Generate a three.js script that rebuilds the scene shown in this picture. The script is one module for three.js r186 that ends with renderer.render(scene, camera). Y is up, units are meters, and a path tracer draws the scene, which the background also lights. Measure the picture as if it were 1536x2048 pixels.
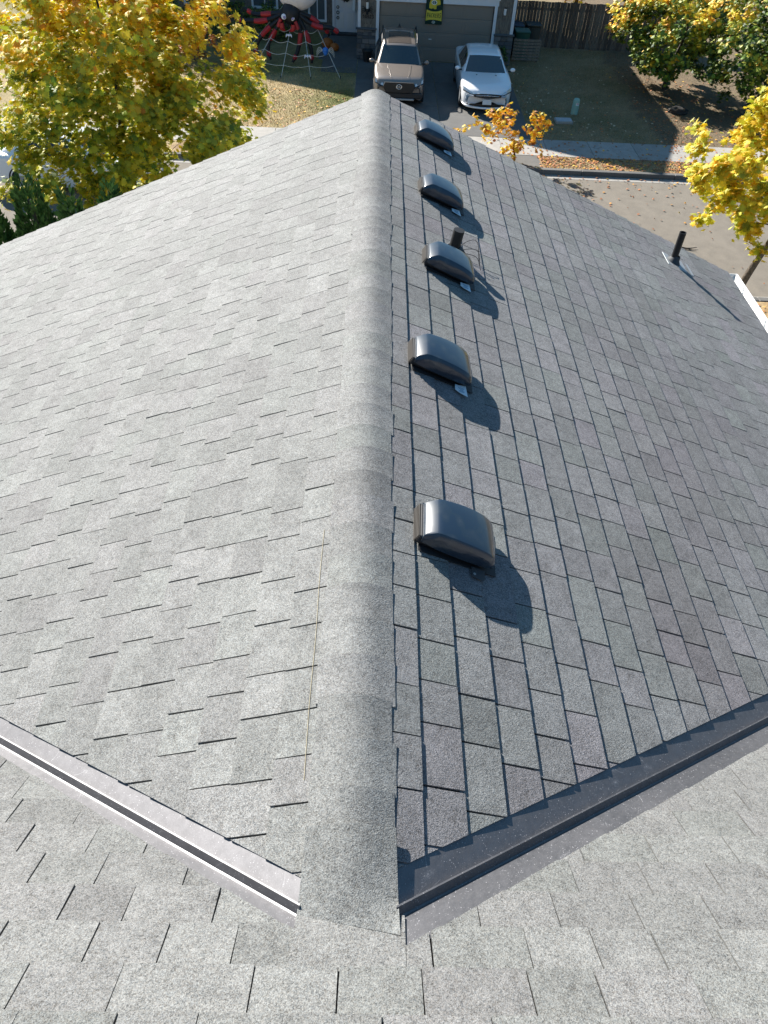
import * as THREE from 'three';
import { mergeGeometries, toCreasedNormals } from 'three/addons/utils/BufferGeometryUtils.js';
import { RoundedBoxGeometry } from 'three/addons/geometries/RoundedBoxGeometry.js';
import { TextGeometry } from 'three/addons/geometries/TextGeometry.js';
import { SimplexNoise } from 'three/addons/math/SimplexNoise.js';
import { FontLoader } from 'three/addons/loaders/FontLoader.js';

// ------------------------------------------------------------------ camera, sky, sun, exposure
const scene = new THREE.Scene();
const RIDGE = 7.0;                                   // ridge height; the phone is held 2 m above it
const camera = new THREE.PerspectiveCamera(70.82, 3 / 4, 0.05, 400);
{
  const right = new THREE.Vector3(0.999177, 0.040398, -0.003546);
  const up = new THREE.Vector3(-0.030286, 0.685199, -0.727726);
  const back = new THREE.Vector3(-0.026969, 0.727235, 0.685859);
  camera.matrixAutoUpdate = true;
  camera.quaternion.setFromRotationMatrix(new THREE.Matrix4().makeBasis(right, up, back));
  camera.position.set(0.0103, RIDGE + 2, 0);
  camera.updateMatrixWorld();
}
const SUN = new THREE.Vector3(-0.2167, 0.221, -0.2889).normalize();
// a clear autumn sky: deep blue overhead, paler towards the horizon and round the low sun
const skyTexture = (() => {
  const W = 512, H = 256, d = new Float32Array(W * H * 4);
  for (let y = 0; y < H; y++) for (let x = 0; x < W; x++) {
    const el = ((y + 0.5) / H - 0.5) * Math.PI, az = ((x + 0.5) / W - 0.5) * 2 * Math.PI, dx = Math.cos(el) * Math.cos(az), dy = Math.sin(el), dz = Math.cos(el) * Math.sin(az);
    const m = Math.max(0, dx * SUN.x + dy * SUN.y + dz * SUN.z), h = Math.pow(1 - Math.max(0, dy), 4), glow = 0.55 * Math.pow(m, 24) + 0.12 * Math.pow(m, 5), i = (y * W + x) * 4;
    const z = [0.033, 0.09, 0.174], o = [0.105, 0.19, 0.265];
    for (let k = 0; k < 3; k++) d[i + k] = z[k] + (o[k] - z[k]) * h + glow * [0.3, 0.29, 0.27][k];
    d[i + 3] = 1;
  }
  const t = new THREE.DataTexture(d, W, H, THREE.RGBAFormat, THREE.FloatType); t.mapping = THREE.EquirectangularReflectionMapping; t.magFilter = t.minFilter = THREE.LinearFilter; t.wrapS = THREE.RepeatWrapping; t.needsUpdate = true; return t;
})();
scene.background = skyTexture; scene.environment = skyTexture;
const sun = new THREE.DirectionalLight(new THREE.Color(1.0, 0.955, 0.885), 5);
sun.target.position.set(0, 2, -20); sun.position.copy(SUN).multiplyScalar(90).add(sun.target.position); sun.castShadow = true;
sun.shadow.mapSize.set(4096, 4096);
Object.assign(sun.shadow.camera, { left: -45, right: 45, top: 45, bottom: -45, near: 1, far: 220 });
scene.add(sun, sun.target);
const renderer = new THREE.WebGLRenderer({ antialias: true });
renderer.setSize(768, 1024);
renderer.toneMapping = THREE.LinearToneMapping;
renderer.toneMappingExposure = 2.48;
renderer.shadowMap.enabled = true;

// ------------------------------------------------------------------ helpers
function rng(seed) { let a = seed >>> 0; return () => { a = (a + 0x6D2B79F5) | 0; let t = Math.imul(a ^ (a >>> 15), 1 | a); t = (t + Math.imul(t ^ (t >>> 7), 61 | t)) ^ t; return ((t ^ (t >>> 14)) >>> 0) / 4294967296; }; }
const R0 = rng(11);
const simplex = new SimplexNoise({ random: rng(5) });
const n2 = (x, y) => simplex.noise(x, y);
const n3 = (x, y, z) => simplex.noise3d(x, y, z);
const V = (x, y, z) => new THREE.Vector3(x, y, z);
const C = (r, g, b) => new THREE.Color().setRGB(r, g, b);
const clamp = (x, a, b) => Math.min(b, Math.max(a, x));
const mix = (a, b, t) => a + (b - a) * t;
const used = {};
function numbered(n) { const k = used[n] = (used[n] ?? -1) + 1; return k ? n + '_' + String(k).padStart(3, '0') : n; }
function mat(o) { return new THREE.MeshStandardMaterial({ roughness: 0.8, ...o }); }
function phys(o) { return new THREE.MeshPhysicalMaterial({ roughness: 0.5, ...o }); }
function mesh(name, geo, m, parent) { const o = new THREE.Mesh(geo, m); o.name = name; o.castShadow = o.receiveShadow = true; (parent ?? scene).add(o); if (!parent) o.name = numbered(name); return o; }
function tag(o, label, category, group) { o.userData.label = label; o.userData.category = category; if (group) o.userData.group = group; return o; }
function thing(name, label, category, p = [0, 0, 0], turn = 0, group) { const g = new THREE.Group(); g.name = numbered(name); g.position.set(...p); g.rotation.y = turn; tag(g, label, category, group); scene.add(g); return g; }
function struct(name, geo, m) { const o = mesh(name, geo, m); o.userData.kind = 'structure'; return o; }
function box(w, h, d, x, y, z) { const g = new THREE.BoxGeometry(w, h, d); g.translate(x, y, z); return g; }
function span(x0, x1, y0, y1, z0, z1) { return box(x1 - x0, y1 - y0, z1 - z0, (x0 + x1) / 2, (y0 + y1) / 2, (z0 + z1) / 2); }
// a box given in «forward» distances f0 < f1 (three z = -f)
function spanF(x0, x1, y0, y1, f0, f1) { return span(x0, x1, y0, y1, -f1, -f0); }
function rbox(w, h, d, r, x, y, z) { const g = new RoundedBoxGeometry(w, h, d, 2, r); g.translate(x, y, z); return g; }
function tube(pts, r, seg = 12, rad = 6) { return new THREE.TubeGeometry(new THREE.CatmullRomCurve3(pts), seg, r, rad, false); }
// tapered tube: radii along the points
function taper(pts, radii, seg = 8, rad = 7) {
  const curve = new THREE.CatmullRomCurve3(pts), g = new THREE.TubeGeometry(curve, seg, 1, rad, false), p = g.attributes.position;
  for (let i = 0; i <= seg; i++) {
    const c = curve.getPointAt(i / seg), t = i / seg * (radii.length - 1), k = Math.min(radii.length - 2, Math.floor(t)), r = mix(radii[k], radii[k + 1], t - k);
    for (let j = 0; j <= rad; j++) { const a = i * (rad + 1) + j; p.setXYZ(a, c.x + (p.getX(a) - c.x) * r, c.y + (p.getY(a) - c.y) * r, c.z + (p.getZ(a) - c.z) * r); }
  }
  g.computeVertexNormals(); return g;
}
function merged(list) { return mergeGeometries(list.map((g) => { const c = g.index ? g.toNonIndexed() : g; for (const k of Object.keys(c.attributes)) if (!['position', 'normal', 'uv', 'color'].includes(k)) c.deleteAttribute(k); return c; })); }
function dataTex(n, m, fn, { srgb = false, repeat = [1, 1] } = {}) {
  const d = new Uint8Array(n * m * 4);
  for (let y = 0; y < m; y++) for (let x = 0; x < n; x++) { const c = fn(x, y), i = (y * n + x) * 4; d[i] = clamp(c[0], 0, 1) * 255; d[i + 1] = clamp(c[1], 0, 1) * 255; d[i + 2] = clamp(c[2], 0, 1) * 255; d[i + 3] = 255; }
  const t = new THREE.DataTexture(d, n, m); t.wrapS = t.wrapT = THREE.RepeatWrapping; t.magFilter = THREE.LinearFilter; t.minFilter = THREE.LinearMipmapLinearFilter; t.generateMipmaps = true;
  if (srgb) t.colorSpace = THREE.SRGBColorSpace; t.repeat.set(...repeat); t.needsUpdate = true; return t;
}
// a tiling value noise lattice
function lattice(n, seed) { const r = rng(seed), a = new Float32Array(n * n); for (let i = 0; i < a.length; i++) a[i] = r(); return (x, y) => { x = ((x % n) + n) % n; y = ((y % n) + n) % n; const x0 = Math.floor(x), y0 = Math.floor(y), fx = x - x0, fy = y - y0, x1 = (x0 + 1) % n, y1 = (y0 + 1) % n; return mix(mix(a[y0 * n + x0], a[y0 * n + x1], fx), mix(a[y1 * n + x0], a[y1 * n + x1], fx), fy); }; }
// metric uv for flat geometry: from x and z
function uvXZ(g, s = 1) { const p = g.attributes.position, u = new Float32Array(p.count * 2); for (let i = 0; i < p.count; i++) { u[2 * i] = p.getX(i) * s; u[2 * i + 1] = p.getZ(i) * s; } g.setAttribute('uv', new THREE.BufferAttribute(u, 2)); return g; }
function uvXY(g, s = 1) { const p = g.attributes.position, u = new Float32Array(p.count * 2); for (let i = 0; i < p.count; i++) { u[2 * i] = (p.getX(i) + p.getZ(i)) * s; u[2 * i + 1] = p.getY(i) * s; } g.setAttribute('uv', new THREE.BufferAttribute(u, 2)); return g; }

// ------------------------------------------------------------------ textures
const granules = (() => {                                  // ceramic granules, 1.2 m per tile
  const N = 2048, a = lattice(1024, 21), b = lattice(512, 22), c = lattice(256, 23), d = lattice(64, 24), e = lattice(16, 25), r = rng(29);
  return dataTex(N, N, (x, y) => {
    let v = 0.5 + (a(x / 2, y / 2) - 0.5) * 0.56 + (b(x / 4, y / 4) - 0.5) * 0.42 + (c(x / 8, y / 8) - 0.5) * 0.2 + (d(x / 32, y / 32) - 0.5) * 0.13 + (e(x / 128, y / 128) - 0.5) * 0.11 + (r() - 0.5) * 0.16;
    v = clamp(v, 0.03, 1); const t = (b(y / 4 + 77, x / 4) - 0.5) * 0.05;
    return [v + t, v, v - t];
  });
})();
const granuleBump = granules;
const asphaltTex = (() => { const a = lattice(512, 31), b = lattice(128, 32), c = lattice(16, 33), r = rng(34); return dataTex(1024, 1024, (x, y) => { const v = 0.8 + (a(x / 2, y / 2) - 0.5) * 0.3 + (b(x / 8, y / 8) - 0.5) * 0.1 + (c(x / 64, y / 64) - 0.5) * 0.16 + (r() - 0.5) * 0.12; return [v, v, v]; }); })();
const grassTex = (() => { const a = lattice(512, 41), b = lattice(256, 42), c = lattice(64, 43), d = lattice(16, 44); return dataTex(1024, 1024, (x, y) => { const v = 0.75 + (a(x / 2, y / 2) - 0.5) * 0.7 + (b(x / 4, y / 4) - 0.5) * 0.4 + (c(x / 16, y / 16) - 0.5) * 0.3 + (d(x / 64, y / 64) - 0.5) * 0.2; return [v, v, v]; }); })();
const barkTex = (() => { const a = lattice(64, 51), b = lattice(256, 52); return dataTex(512, 512, (x, y) => { const v = 0.62 + (a(x / 8, y / 32) - 0.5) * 0.5 + (b(x / 2, y / 6) - 0.5) * 0.5; return [v, v, v]; }); })();
const woodTex = (() => { const a = lattice(128, 61), b = lattice(32, 62); return dataTex(512, 512, (x, y) => { const v = 0.7 + (a(x / 4, y / 64) - 0.5) * 0.5 + (b(x / 16, y / 32) - 0.5) * 0.35; return [v, v, v]; }); })();
const dust = (() => {                                      // grit, smears and hair scratches on the flashing
  const N = 1024, c = new Float32Array(N * N), r = rng(71), a = lattice(16, 70); const put = (x, y, v) => { const i = (((y | 0) % N + N) % N) * N + (((x | 0) % N + N) % N); c[i] = Math.min(1, c[i] + v); };
  for (let k = 0; k < 9500; k++) { const x = r() * N, y = r() * N; if (r() > 0.25 + a(x / 64, y / 64)) continue; const q = r() < 0.3 ? 2 : 1; for (let i = 0; i < q; i++) for (let j = 0; j < q; j++) put(x + i, y + j, 0.35 + 0.65 * r()); }
  for (let k = 0; k < 70; k++) { let x = r() * N, y = r() * N, th = r() * 6.28; const cur = (r() - 0.5) * 0.08, len = 8 + r() * 40, v = 0.2 + r() * 0.4; for (let i = 0; i < len; i++) { x += Math.cos(th); y += Math.sin(th); th += cur; put(x, y, v); } }
  for (let k = 0; k < 26; k++) { const x0 = r() * N, y0 = r() * N; for (let i = 0; i < 260; i++) { const t = r() * 6.28, R = Math.pow(r(), 0.7) * (8 + r() * 18); put(x0 + Math.cos(t) * R * 1.6, y0 + Math.sin(t) * R * 0.7, 0.12 + 0.2 * r()); } }
  return c;
})();
const metalTex = (() => { const N = 1024, a = lattice(64, 72), b = lattice(512, 73); return dataTex(N, N, (x, y) => { const v = clamp(0.3 + (a(x / 16, y / 16) - 0.5) * 0.05 + (b(x / 2, y / 2) - 0.5) * 0.05 + dust[y * N + x] * 0.45, 0, 1); return [v, v, v]; }); })();
const metalMix = (() => { const N = 1024, a = lattice(128, 75), b = lattice(8, 76); return dataTex(N, N, (x, y) => [1, 0.72 + (a(x / 8, y / 8) - 0.5) * 0.08 + (b(x / 128, y / 128) - 0.5) * 0.14, 1 - dust[y * N + x]]); })();
const metalRough = (() => { const a = lattice(128, 75), b = lattice(8, 76); return dataTex(512, 512, (x, y) => { const v = 0.72 + (a(x / 4, y / 4) - 0.5) * 0.12 + (b(x / 64, y / 64) - 0.5) * 0.16; return [v, v, v]; }); })();

const dirtTex = (() => { const a = lattice(16, 77), b = lattice(64, 78), c = lattice(256, 79); return dataTex(512, 512, (x, y) => { const q = 0.5 * clamp((a(x / 32, y / 32) - 0.45) * 2.2, 0, 1) * (0.4 + 0.6 * b(x / 8, y / 8)) * (0.6 + 0.5 * c(x / 2, y / 5)); return [0.015 + q * 0.05, 0.027 + q * 0.047, 0.044 + q * 0.04]; }); })();
// ------------------------------------------------------------------ materials
const M = {
  shingle: mat({ map: granules, bumpMap: granuleBump, bumpScale: 0.0016, vertexColors: true, roughness: 0.82 }),
  deck: mat({ color: C(0.02, 0.021, 0.023), roughness: 0.95 }),
  flash: mat({ map: metalTex, roughnessMap: metalMix, metalnessMap: metalMix, color: C(0.61, 0.6, 0.625), metalness: 0.96, roughness: 0.78 }),
  ventMetal: phys({ color: C(1, 1, 1), map: dirtTex, roughness: 0.34, metalness: 0, specularIntensity: 1, clearcoat: 1, clearcoatRoughness: 0.14 }),
  ventDark: mat({ color: C(0.022, 0.022, 0.024), roughness: 0.6 }),
  ventRib: mat({ color: C(0.04, 0.034, 0.028), roughness: 0.6 }),
  paper: mat({ color: C(0.68, 0.74, 0.78), roughness: 0.7 }),
  ink: mat({ color: C(0.2, 0.33, 0.45), roughness: 0.8 }),
  black: mat({ color: C(0.012, 0.012, 0.013), roughness: 0.55 }),
  rubber: mat({ color: C(0.05, 0.055, 0.06), roughness: 0.7 }),
  galv: mat({ color: C(0.38, 0.4, 0.41), metalness: 0.5, roughness: 0.55 }),
  sealant: mat({ color: C(0.42, 0.36, 0.24), roughness: 0.9 }),
  white: mat({ color: C(0.78, 0.78, 0.76), roughness: 0.55 }),
  trim: mat({ color: C(0.74, 0.76, 0.78), roughness: 0.6 }),
  siding: mat({ color: C(0.24, 0.205, 0.165), roughness: 0.8, map: woodTex }),
  ourWall: mat({ color: C(0.42, 0.4, 0.36), roughness: 0.85 }),
  garage: mat({ color: C(0.25, 0.215, 0.175), roughness: 0.65 }),
  stone: [C(0.12, 0.13, 0.14), C(0.2, 0.2, 0.2), C(0.15, 0.145, 0.135), C(0.25, 0.24, 0.23)].map((c) => mat({ color: c, roughness: 0.9, map: asphaltTex })),
  mortar: mat({ color: C(0.09, 0.09, 0.09), roughness: 1 }),
  concrete: [0.42, 0.39, 0.44, 0.405].map((v) => mat({ color: C(v, v * 0.94, v * 0.85), map: asphaltTex, roughness: 0.92, bumpMap: asphaltTex, bumpScale: 0.003 })),
  driveway: [0.165, 0.145, 0.155, 0.175].map((v) => mat({ color: C(v, v * 0.96, v * 0.9), map: asphaltTex, roughness: 0.92, bumpMap: asphaltTex, bumpScale: 0.003 })),
  asphalt: mat({ color: C(0.225, 0.196, 0.158), map: asphaltTex, roughness: 0.95, bumpMap: asphaltTex, bumpScale: 0.004 }),
  grass: mat({ map: grassTex, vertexColors: true, roughness: 1, bumpMap: grassTex, bumpScale: 0.012 }),
  bark: mat({ color: C(0.2, 0.165, 0.13), map: barkTex, roughness: 0.95, bumpMap: barkTex, bumpScale: 0.02 }),
  darkBark: mat({ color: C(0.1, 0.085, 0.07), map: barkTex, roughness: 0.95 }),
  fence: [C(0.15, 0.125, 0.105), C(0.19, 0.16, 0.135), C(0.12, 0.1, 0.085), C(0.22, 0.19, 0.16)].map((c) => mat({ color: c, map: woodTex, roughness: 0.95 })),
  glass: phys({ color: C(0.015, 0.025, 0.03), roughness: 0.06, metalness: 0, clearcoat: 1, clearcoatRoughness: 0.03, specularIntensity: 1 }),
  winGlass: phys({ color: C(0.1, 0.12, 0.13), roughness: 0.1, clearcoat: 1 }),
  chrome: mat({ color: C(0.75, 0.75, 0.76), metalness: 1, roughness: 0.2 }),
  tyre: mat({ color: C(0.018, 0.018, 0.019), roughness: 0.9 }),
  lens: phys({ color: C(0.6, 0.65, 0.68), roughness: 0.1, clearcoat: 1, metalness: 0.2 }),
};

// =================================================================== OUR HOUSE: the shingled roof
const PITCH = 0.42, HY = Math.hypot(1, PITCH), HALF_CAP = 0.122;
const EAVE_R = 3.604, EAVE_L = 4.62, RAKE = 6.8, VALLEY0 = 0.448, MAINP = 0.732, MHY = Math.hypot(1, MAINP), K = 0.574;
// slope coordinates (a along the course, d down the slope, n off the deck) -> world
const onRight = (a, d, n) => V(d / HY + n * PITCH / HY, RIDGE - d * PITCH / HY + n / HY, -a);
const onLeft = (a, d, n) => V(-d / HY - n * PITCH / HY, RIDGE - d * PITCH / HY + n / HY, -a);
// main roof: a = x, d = distance down the slope measured from f = 0
const onMain = (a, d, n) => V(a, RIDGE + VALLEY0 * MAINP - d * MAINP / MHY + n / MHY, -(d / MHY + n * MAINP / MHY));
const house = thing('shingled_house', 'grey shingle roofed house filling the foreground, with metal valleys and black roof vents', 'house');
// deck: thick slabs under the shingles
function slabFrom(pts, n0, n1, map) { return prism(pts, () => n1, n0, map); }
function prism(poly, top, bottom, map, opt = {}) {
  // poly: [[a, d], ...]; a closed solid between bottom and top(a, d) heights
  let area = 0; for (let i = 0; i < poly.length; i++) { const [x0, y0] = poly[i], [x1, y1] = poly[(i + 1) % poly.length]; area += x0 * y1 - x1 * y0; }
  const T = poly.map(([a, d]) => map(a, d, top(a, d))), B = poly.map(([a, d]) => map(a, d, bottom));
  const nrm = V(0, 0, 0).crossVectors(T[1].clone().sub(T[0]), T[2].clone().sub(T[0])); const upv = map(0, 0, 1).sub(map(0, 0, 0)); const flip = nrm.dot(upv) < 0;
  const pos = [], uv = [], u0 = opt.u ?? 0, v0 = opt.v ?? 0, S = opt.scale ?? 1;
  const tri = (...q) => { const l = flip ? [q[0], q[2], q[1]] : q; for (const [p, u, v] of l) { pos.push(p.x, p.y, p.z); uv.push(u * S + u0, v * S + v0); } };
  const n = poly.length;
  for (let i = 1; i < n - 1; i++) tri([T[0], ...poly[0]], [T[i], ...poly[i]], [T[i + 1], ...poly[i + 1]]);
  for (let i = 0; i < n; i++) { const j = (i + 1) % n, L = Math.hypot(poly[i][0] - poly[j][0], poly[i][1] - poly[j][1]), h = 0.02; tri([T[i], 0, 0], [B[i], 0, h], [B[j], L, h]); tri([T[i], 0, 0], [B[j], L, h], [T[j], L, 0]); }
  const g = new THREE.BufferGeometry(); g.setAttribute('position', new THREE.Float32BufferAttribute(pos, 3)); g.setAttribute('uv', new THREE.Float32BufferAttribute(uv, 2));
  g.computeVertexNormals();
  if (opt.color) { const c = new Float32Array(pos.length); for (let i = 0; i < c.length; i += 3) { c[i] = opt.color.r; c[i + 1] = opt.color.g; c[i + 2] = opt.color.b; } g.setAttribute('color', new THREE.BufferAttribute(c, 3)); }
  return g;
}
function clip(poly, [nx, ny, c]) {                          // keep nx*a + ny*d <= c
  const out = [];
  for (let i = 0; i < poly.length; i++) { const p = poly[i], q = poly[(i + 1) % poly.length], fp = nx * p[0] + ny * p[1] - c, fq = nx * q[0] + ny * q[1] - c; if (fp <= 0) out.push(p); if ((fp < 0 && fq > 0) || (fp > 0 && fq < 0)) { const t = fp / (fp - fq); out.push([mix(p[0], q[0], t), mix(p[1], q[1], t)]); } }
  return out;
}
// valley lines in slope coordinates: on the gables the line a = VALLEY0 + K*d/HY; on the main slope x = ±(d - d0)/... 
const gN = (() => { const l = Math.hypot(1, K / HY); return [-1 / l, (K / HY) / l, -VALLEY0 / l]; })();       // -(a) + K/HY d <= -VALLEY0  (a beyond the valley)
const D0 = VALLEY0 * MHY;                                                     // main-slope distance where the ridge meets it
const mK = MHY * K;                                                          // main d grows mK per metre of x along the valley
const deckGable = (side) => { const E = (side > 0 ? EAVE_R : EAVE_L) * HY, map = side > 0 ? onRight : onLeft; let p = [[VALLEY0, 0], [RAKE - 0.02, 0], [RAKE - 0.02, E - 0.02], [VALLEY0, E - 0.02]]; p = clip(clip(p, gN), [0, -1, -0.07]); return slabFrom(p, -0.12, -0.001, map); };
const roof = mesh('roof', merged([deckGable(1), deckGable(-1), slabFrom([[-6, -3.2], [6, -3.2], [6, D0 + 6 * mK], [0, D0], [-6, D0 + 6 * mK]].slice(0, 3).concat([[0, D0]]), -0.12, -0.002, onMain), slabFrom([[-6, -3.2], [0, D0], [-6, D0 + 6 * mK]], -0.12, -0.002, onMain)]), M.deck, house);
// shingle tones
const seed_main = (s) => s >= 77;                            // main slope: same shingles, colour darkened to offset the stronger sun on it
function tone(x, y, s, side) {
  const big = n2(x * 0.55 + 3.1, y * 0.55 + s) * 0.5 + n2(x * 1.7 + 9, y * 1.7 + s) * 0.28, r = R0();
  let v = 0.36 * (1 + big * 0.11 + (r - 0.5) * 0.19);
  let st = 0; if (side > 0) { st = 0.5 * Math.max(0, n2(x * 0.9 + 1.7, y * 0.5 + 8.4)) + 0.9 * Math.exp(-Math.pow((x - 1.85) / 0.45, 2) - Math.pow((y - 1.55) / 0.3, 2)) + 0.5 * Math.exp(-Math.pow((x - 3.2) / 0.6, 2) - Math.pow((y - 1.9) / 0.5, 2)); v *= 1 - 0.26 * st; }
  const w = n2(x * 2.3 + 40, y * 2.3 + s) * 0.5 + (R0() - 0.5) * 0.7;               // purple-grey to green-grey blend
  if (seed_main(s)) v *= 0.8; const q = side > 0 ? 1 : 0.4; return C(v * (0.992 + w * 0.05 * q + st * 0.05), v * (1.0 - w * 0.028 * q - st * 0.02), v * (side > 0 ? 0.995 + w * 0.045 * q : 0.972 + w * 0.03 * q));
}
const EXPO = 0.143, pieces = [];
const camAt = camera.position;
function addShingle(poly, h0, dButt, dTop, map, seed, side) {
  if (poly.length < 3) return;
  let area = 0; for (let i = 0; i < poly.length; i++) { const [x0, y0] = poly[i], [x1, y1] = poly[(i + 1) % poly.length]; area += (x0 * y1 - x1 * y0) / 2; }
  area = Math.abs(area); if (area < 0.0006) return;
  let ca = 0, cd = 0; for (const [a, d] of poly) { ca += a; cd += d; } ca /= poly.length; cd /= poly.length;
  const g = prism(poly, (a, d) => mix(0.006, h0, clamp((d - dTop) / (dButt - dTop), 0, 1)), 0, map, { u: R0() * 3, v: R0() * 3, scale: 0.83, color: tone(ca, cd, seed, side) });
  const p = map(ca, cd, 0), c = p.clone().project(camera), inside = Math.abs(c.x) < 1.03 && Math.abs(c.y) < 1.03 && p.distanceTo(camAt) < 30 && p.clone().sub(camAt).dot(V(0.026969, -0.727235, -0.685859)) > 0;
  const n = map(ca, cd, 1).sub(map(ca, cd, 0)), to = camAt.clone().sub(p), L = to.length();
  pieces.push({ g, size: inside ? area * Math.abs(n.dot(to)) / L / (L * L) : 0 });
}
function courses(map, seed, side, dMin, dMax, offset, aMin, aMax, expo, clips, wMin, wMax, gap) {
  const i0 = Math.floor((dMin - offset) / expo) - 1, i1 = Math.ceil((dMax - offset) / expo) + 1;
  for (let i = i0; i <= i1; i++) {
    const dTopE = offset + i * expo, dB = dTopE + expo;
    if (dB <= dMin + 0.005 || dTopE >= dMax) continue;
    let a = aMin - R0() * 0.2;
    while (a < aMax) {
      const w = wMin + R0() * (wMax - wMin) + (R0() < 0.06 ? 0.1 : 0), g2 = gap * (0.8 + 0.4 * R0() + (R0() < 0.05 ? 0.5 : 0)), j = (R0() - 0.5) * 0.0022, skew = (R0() - 0.5) * 0.004;
      let poly = [[a + g2 / 2, dTopE - 0.012], [a + w - g2 / 2, dTopE - 0.012], [a + w - g2 / 2 + skew, dB + j], [a + g2 / 2 + skew, dB + j + (R0() - 0.5) * 0.002]];
      for (const c of clips) { poly = clip(poly, c); if (poly.length < 3) break; }
      addShingle(poly, (side > 0 ? 0.013 : 0.0106) + R0() * 0.0026, dB, dTopE - 0.012, map, seed, side);
      a += w;
    }
  }
}
const ragged = 0.0;
courses(onRight, 10, 1, 0.03, EAVE_R * HY + 0.02, 0.5 * EXPO, VALLEY0, RAKE + 0.01, EXPO, [[gN[0], gN[1], gN[2] - 0.094], [1, 0, RAKE + 0.012], [0, -1, -0.088], [0, 1, EAVE_R * HY + 0.02]], 0.15, 0.225, 0.0062);
courses(onLeft, 50, -1, 0.03, EAVE_L * HY + 0.02, -0.25 * EXPO, VALLEY0, RAKE + 0.01, EXPO, [[gN[0], gN[1], gN[2] - 0.07], [1, 0, RAKE + 0.012], [0, -1, -0.088], [0, 1, EAVE_L * HY + 0.02]], 0.14, 0.21, 0.0052);
// main slope: pieces above the valleys; two clips, the left and the right half apart
for (const s of [-1, 1]) {
  const l = Math.hypot(mK, 1);                              // d - mK*|x| <= D0 - margin
  const c = [-s * mK / l, 1 / l, (D0 - (s > 0 ? 0.105 * l : 0.062 * l)) / l];
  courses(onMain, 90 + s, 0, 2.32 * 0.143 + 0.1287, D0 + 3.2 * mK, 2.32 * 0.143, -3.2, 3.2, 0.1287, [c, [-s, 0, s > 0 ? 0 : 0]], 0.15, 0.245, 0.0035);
}
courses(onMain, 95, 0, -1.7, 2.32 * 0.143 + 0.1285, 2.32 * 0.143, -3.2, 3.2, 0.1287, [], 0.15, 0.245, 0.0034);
pieces.sort((p, q) => q.size - p.size);
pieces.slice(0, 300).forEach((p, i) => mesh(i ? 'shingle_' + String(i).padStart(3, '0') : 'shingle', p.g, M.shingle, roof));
{ const o = mesh('shingle_courses', merged(pieces.slice(300).map((p) => p.g)), M.shingle, roof); o.userData.kind = 'stuff'; }

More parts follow.
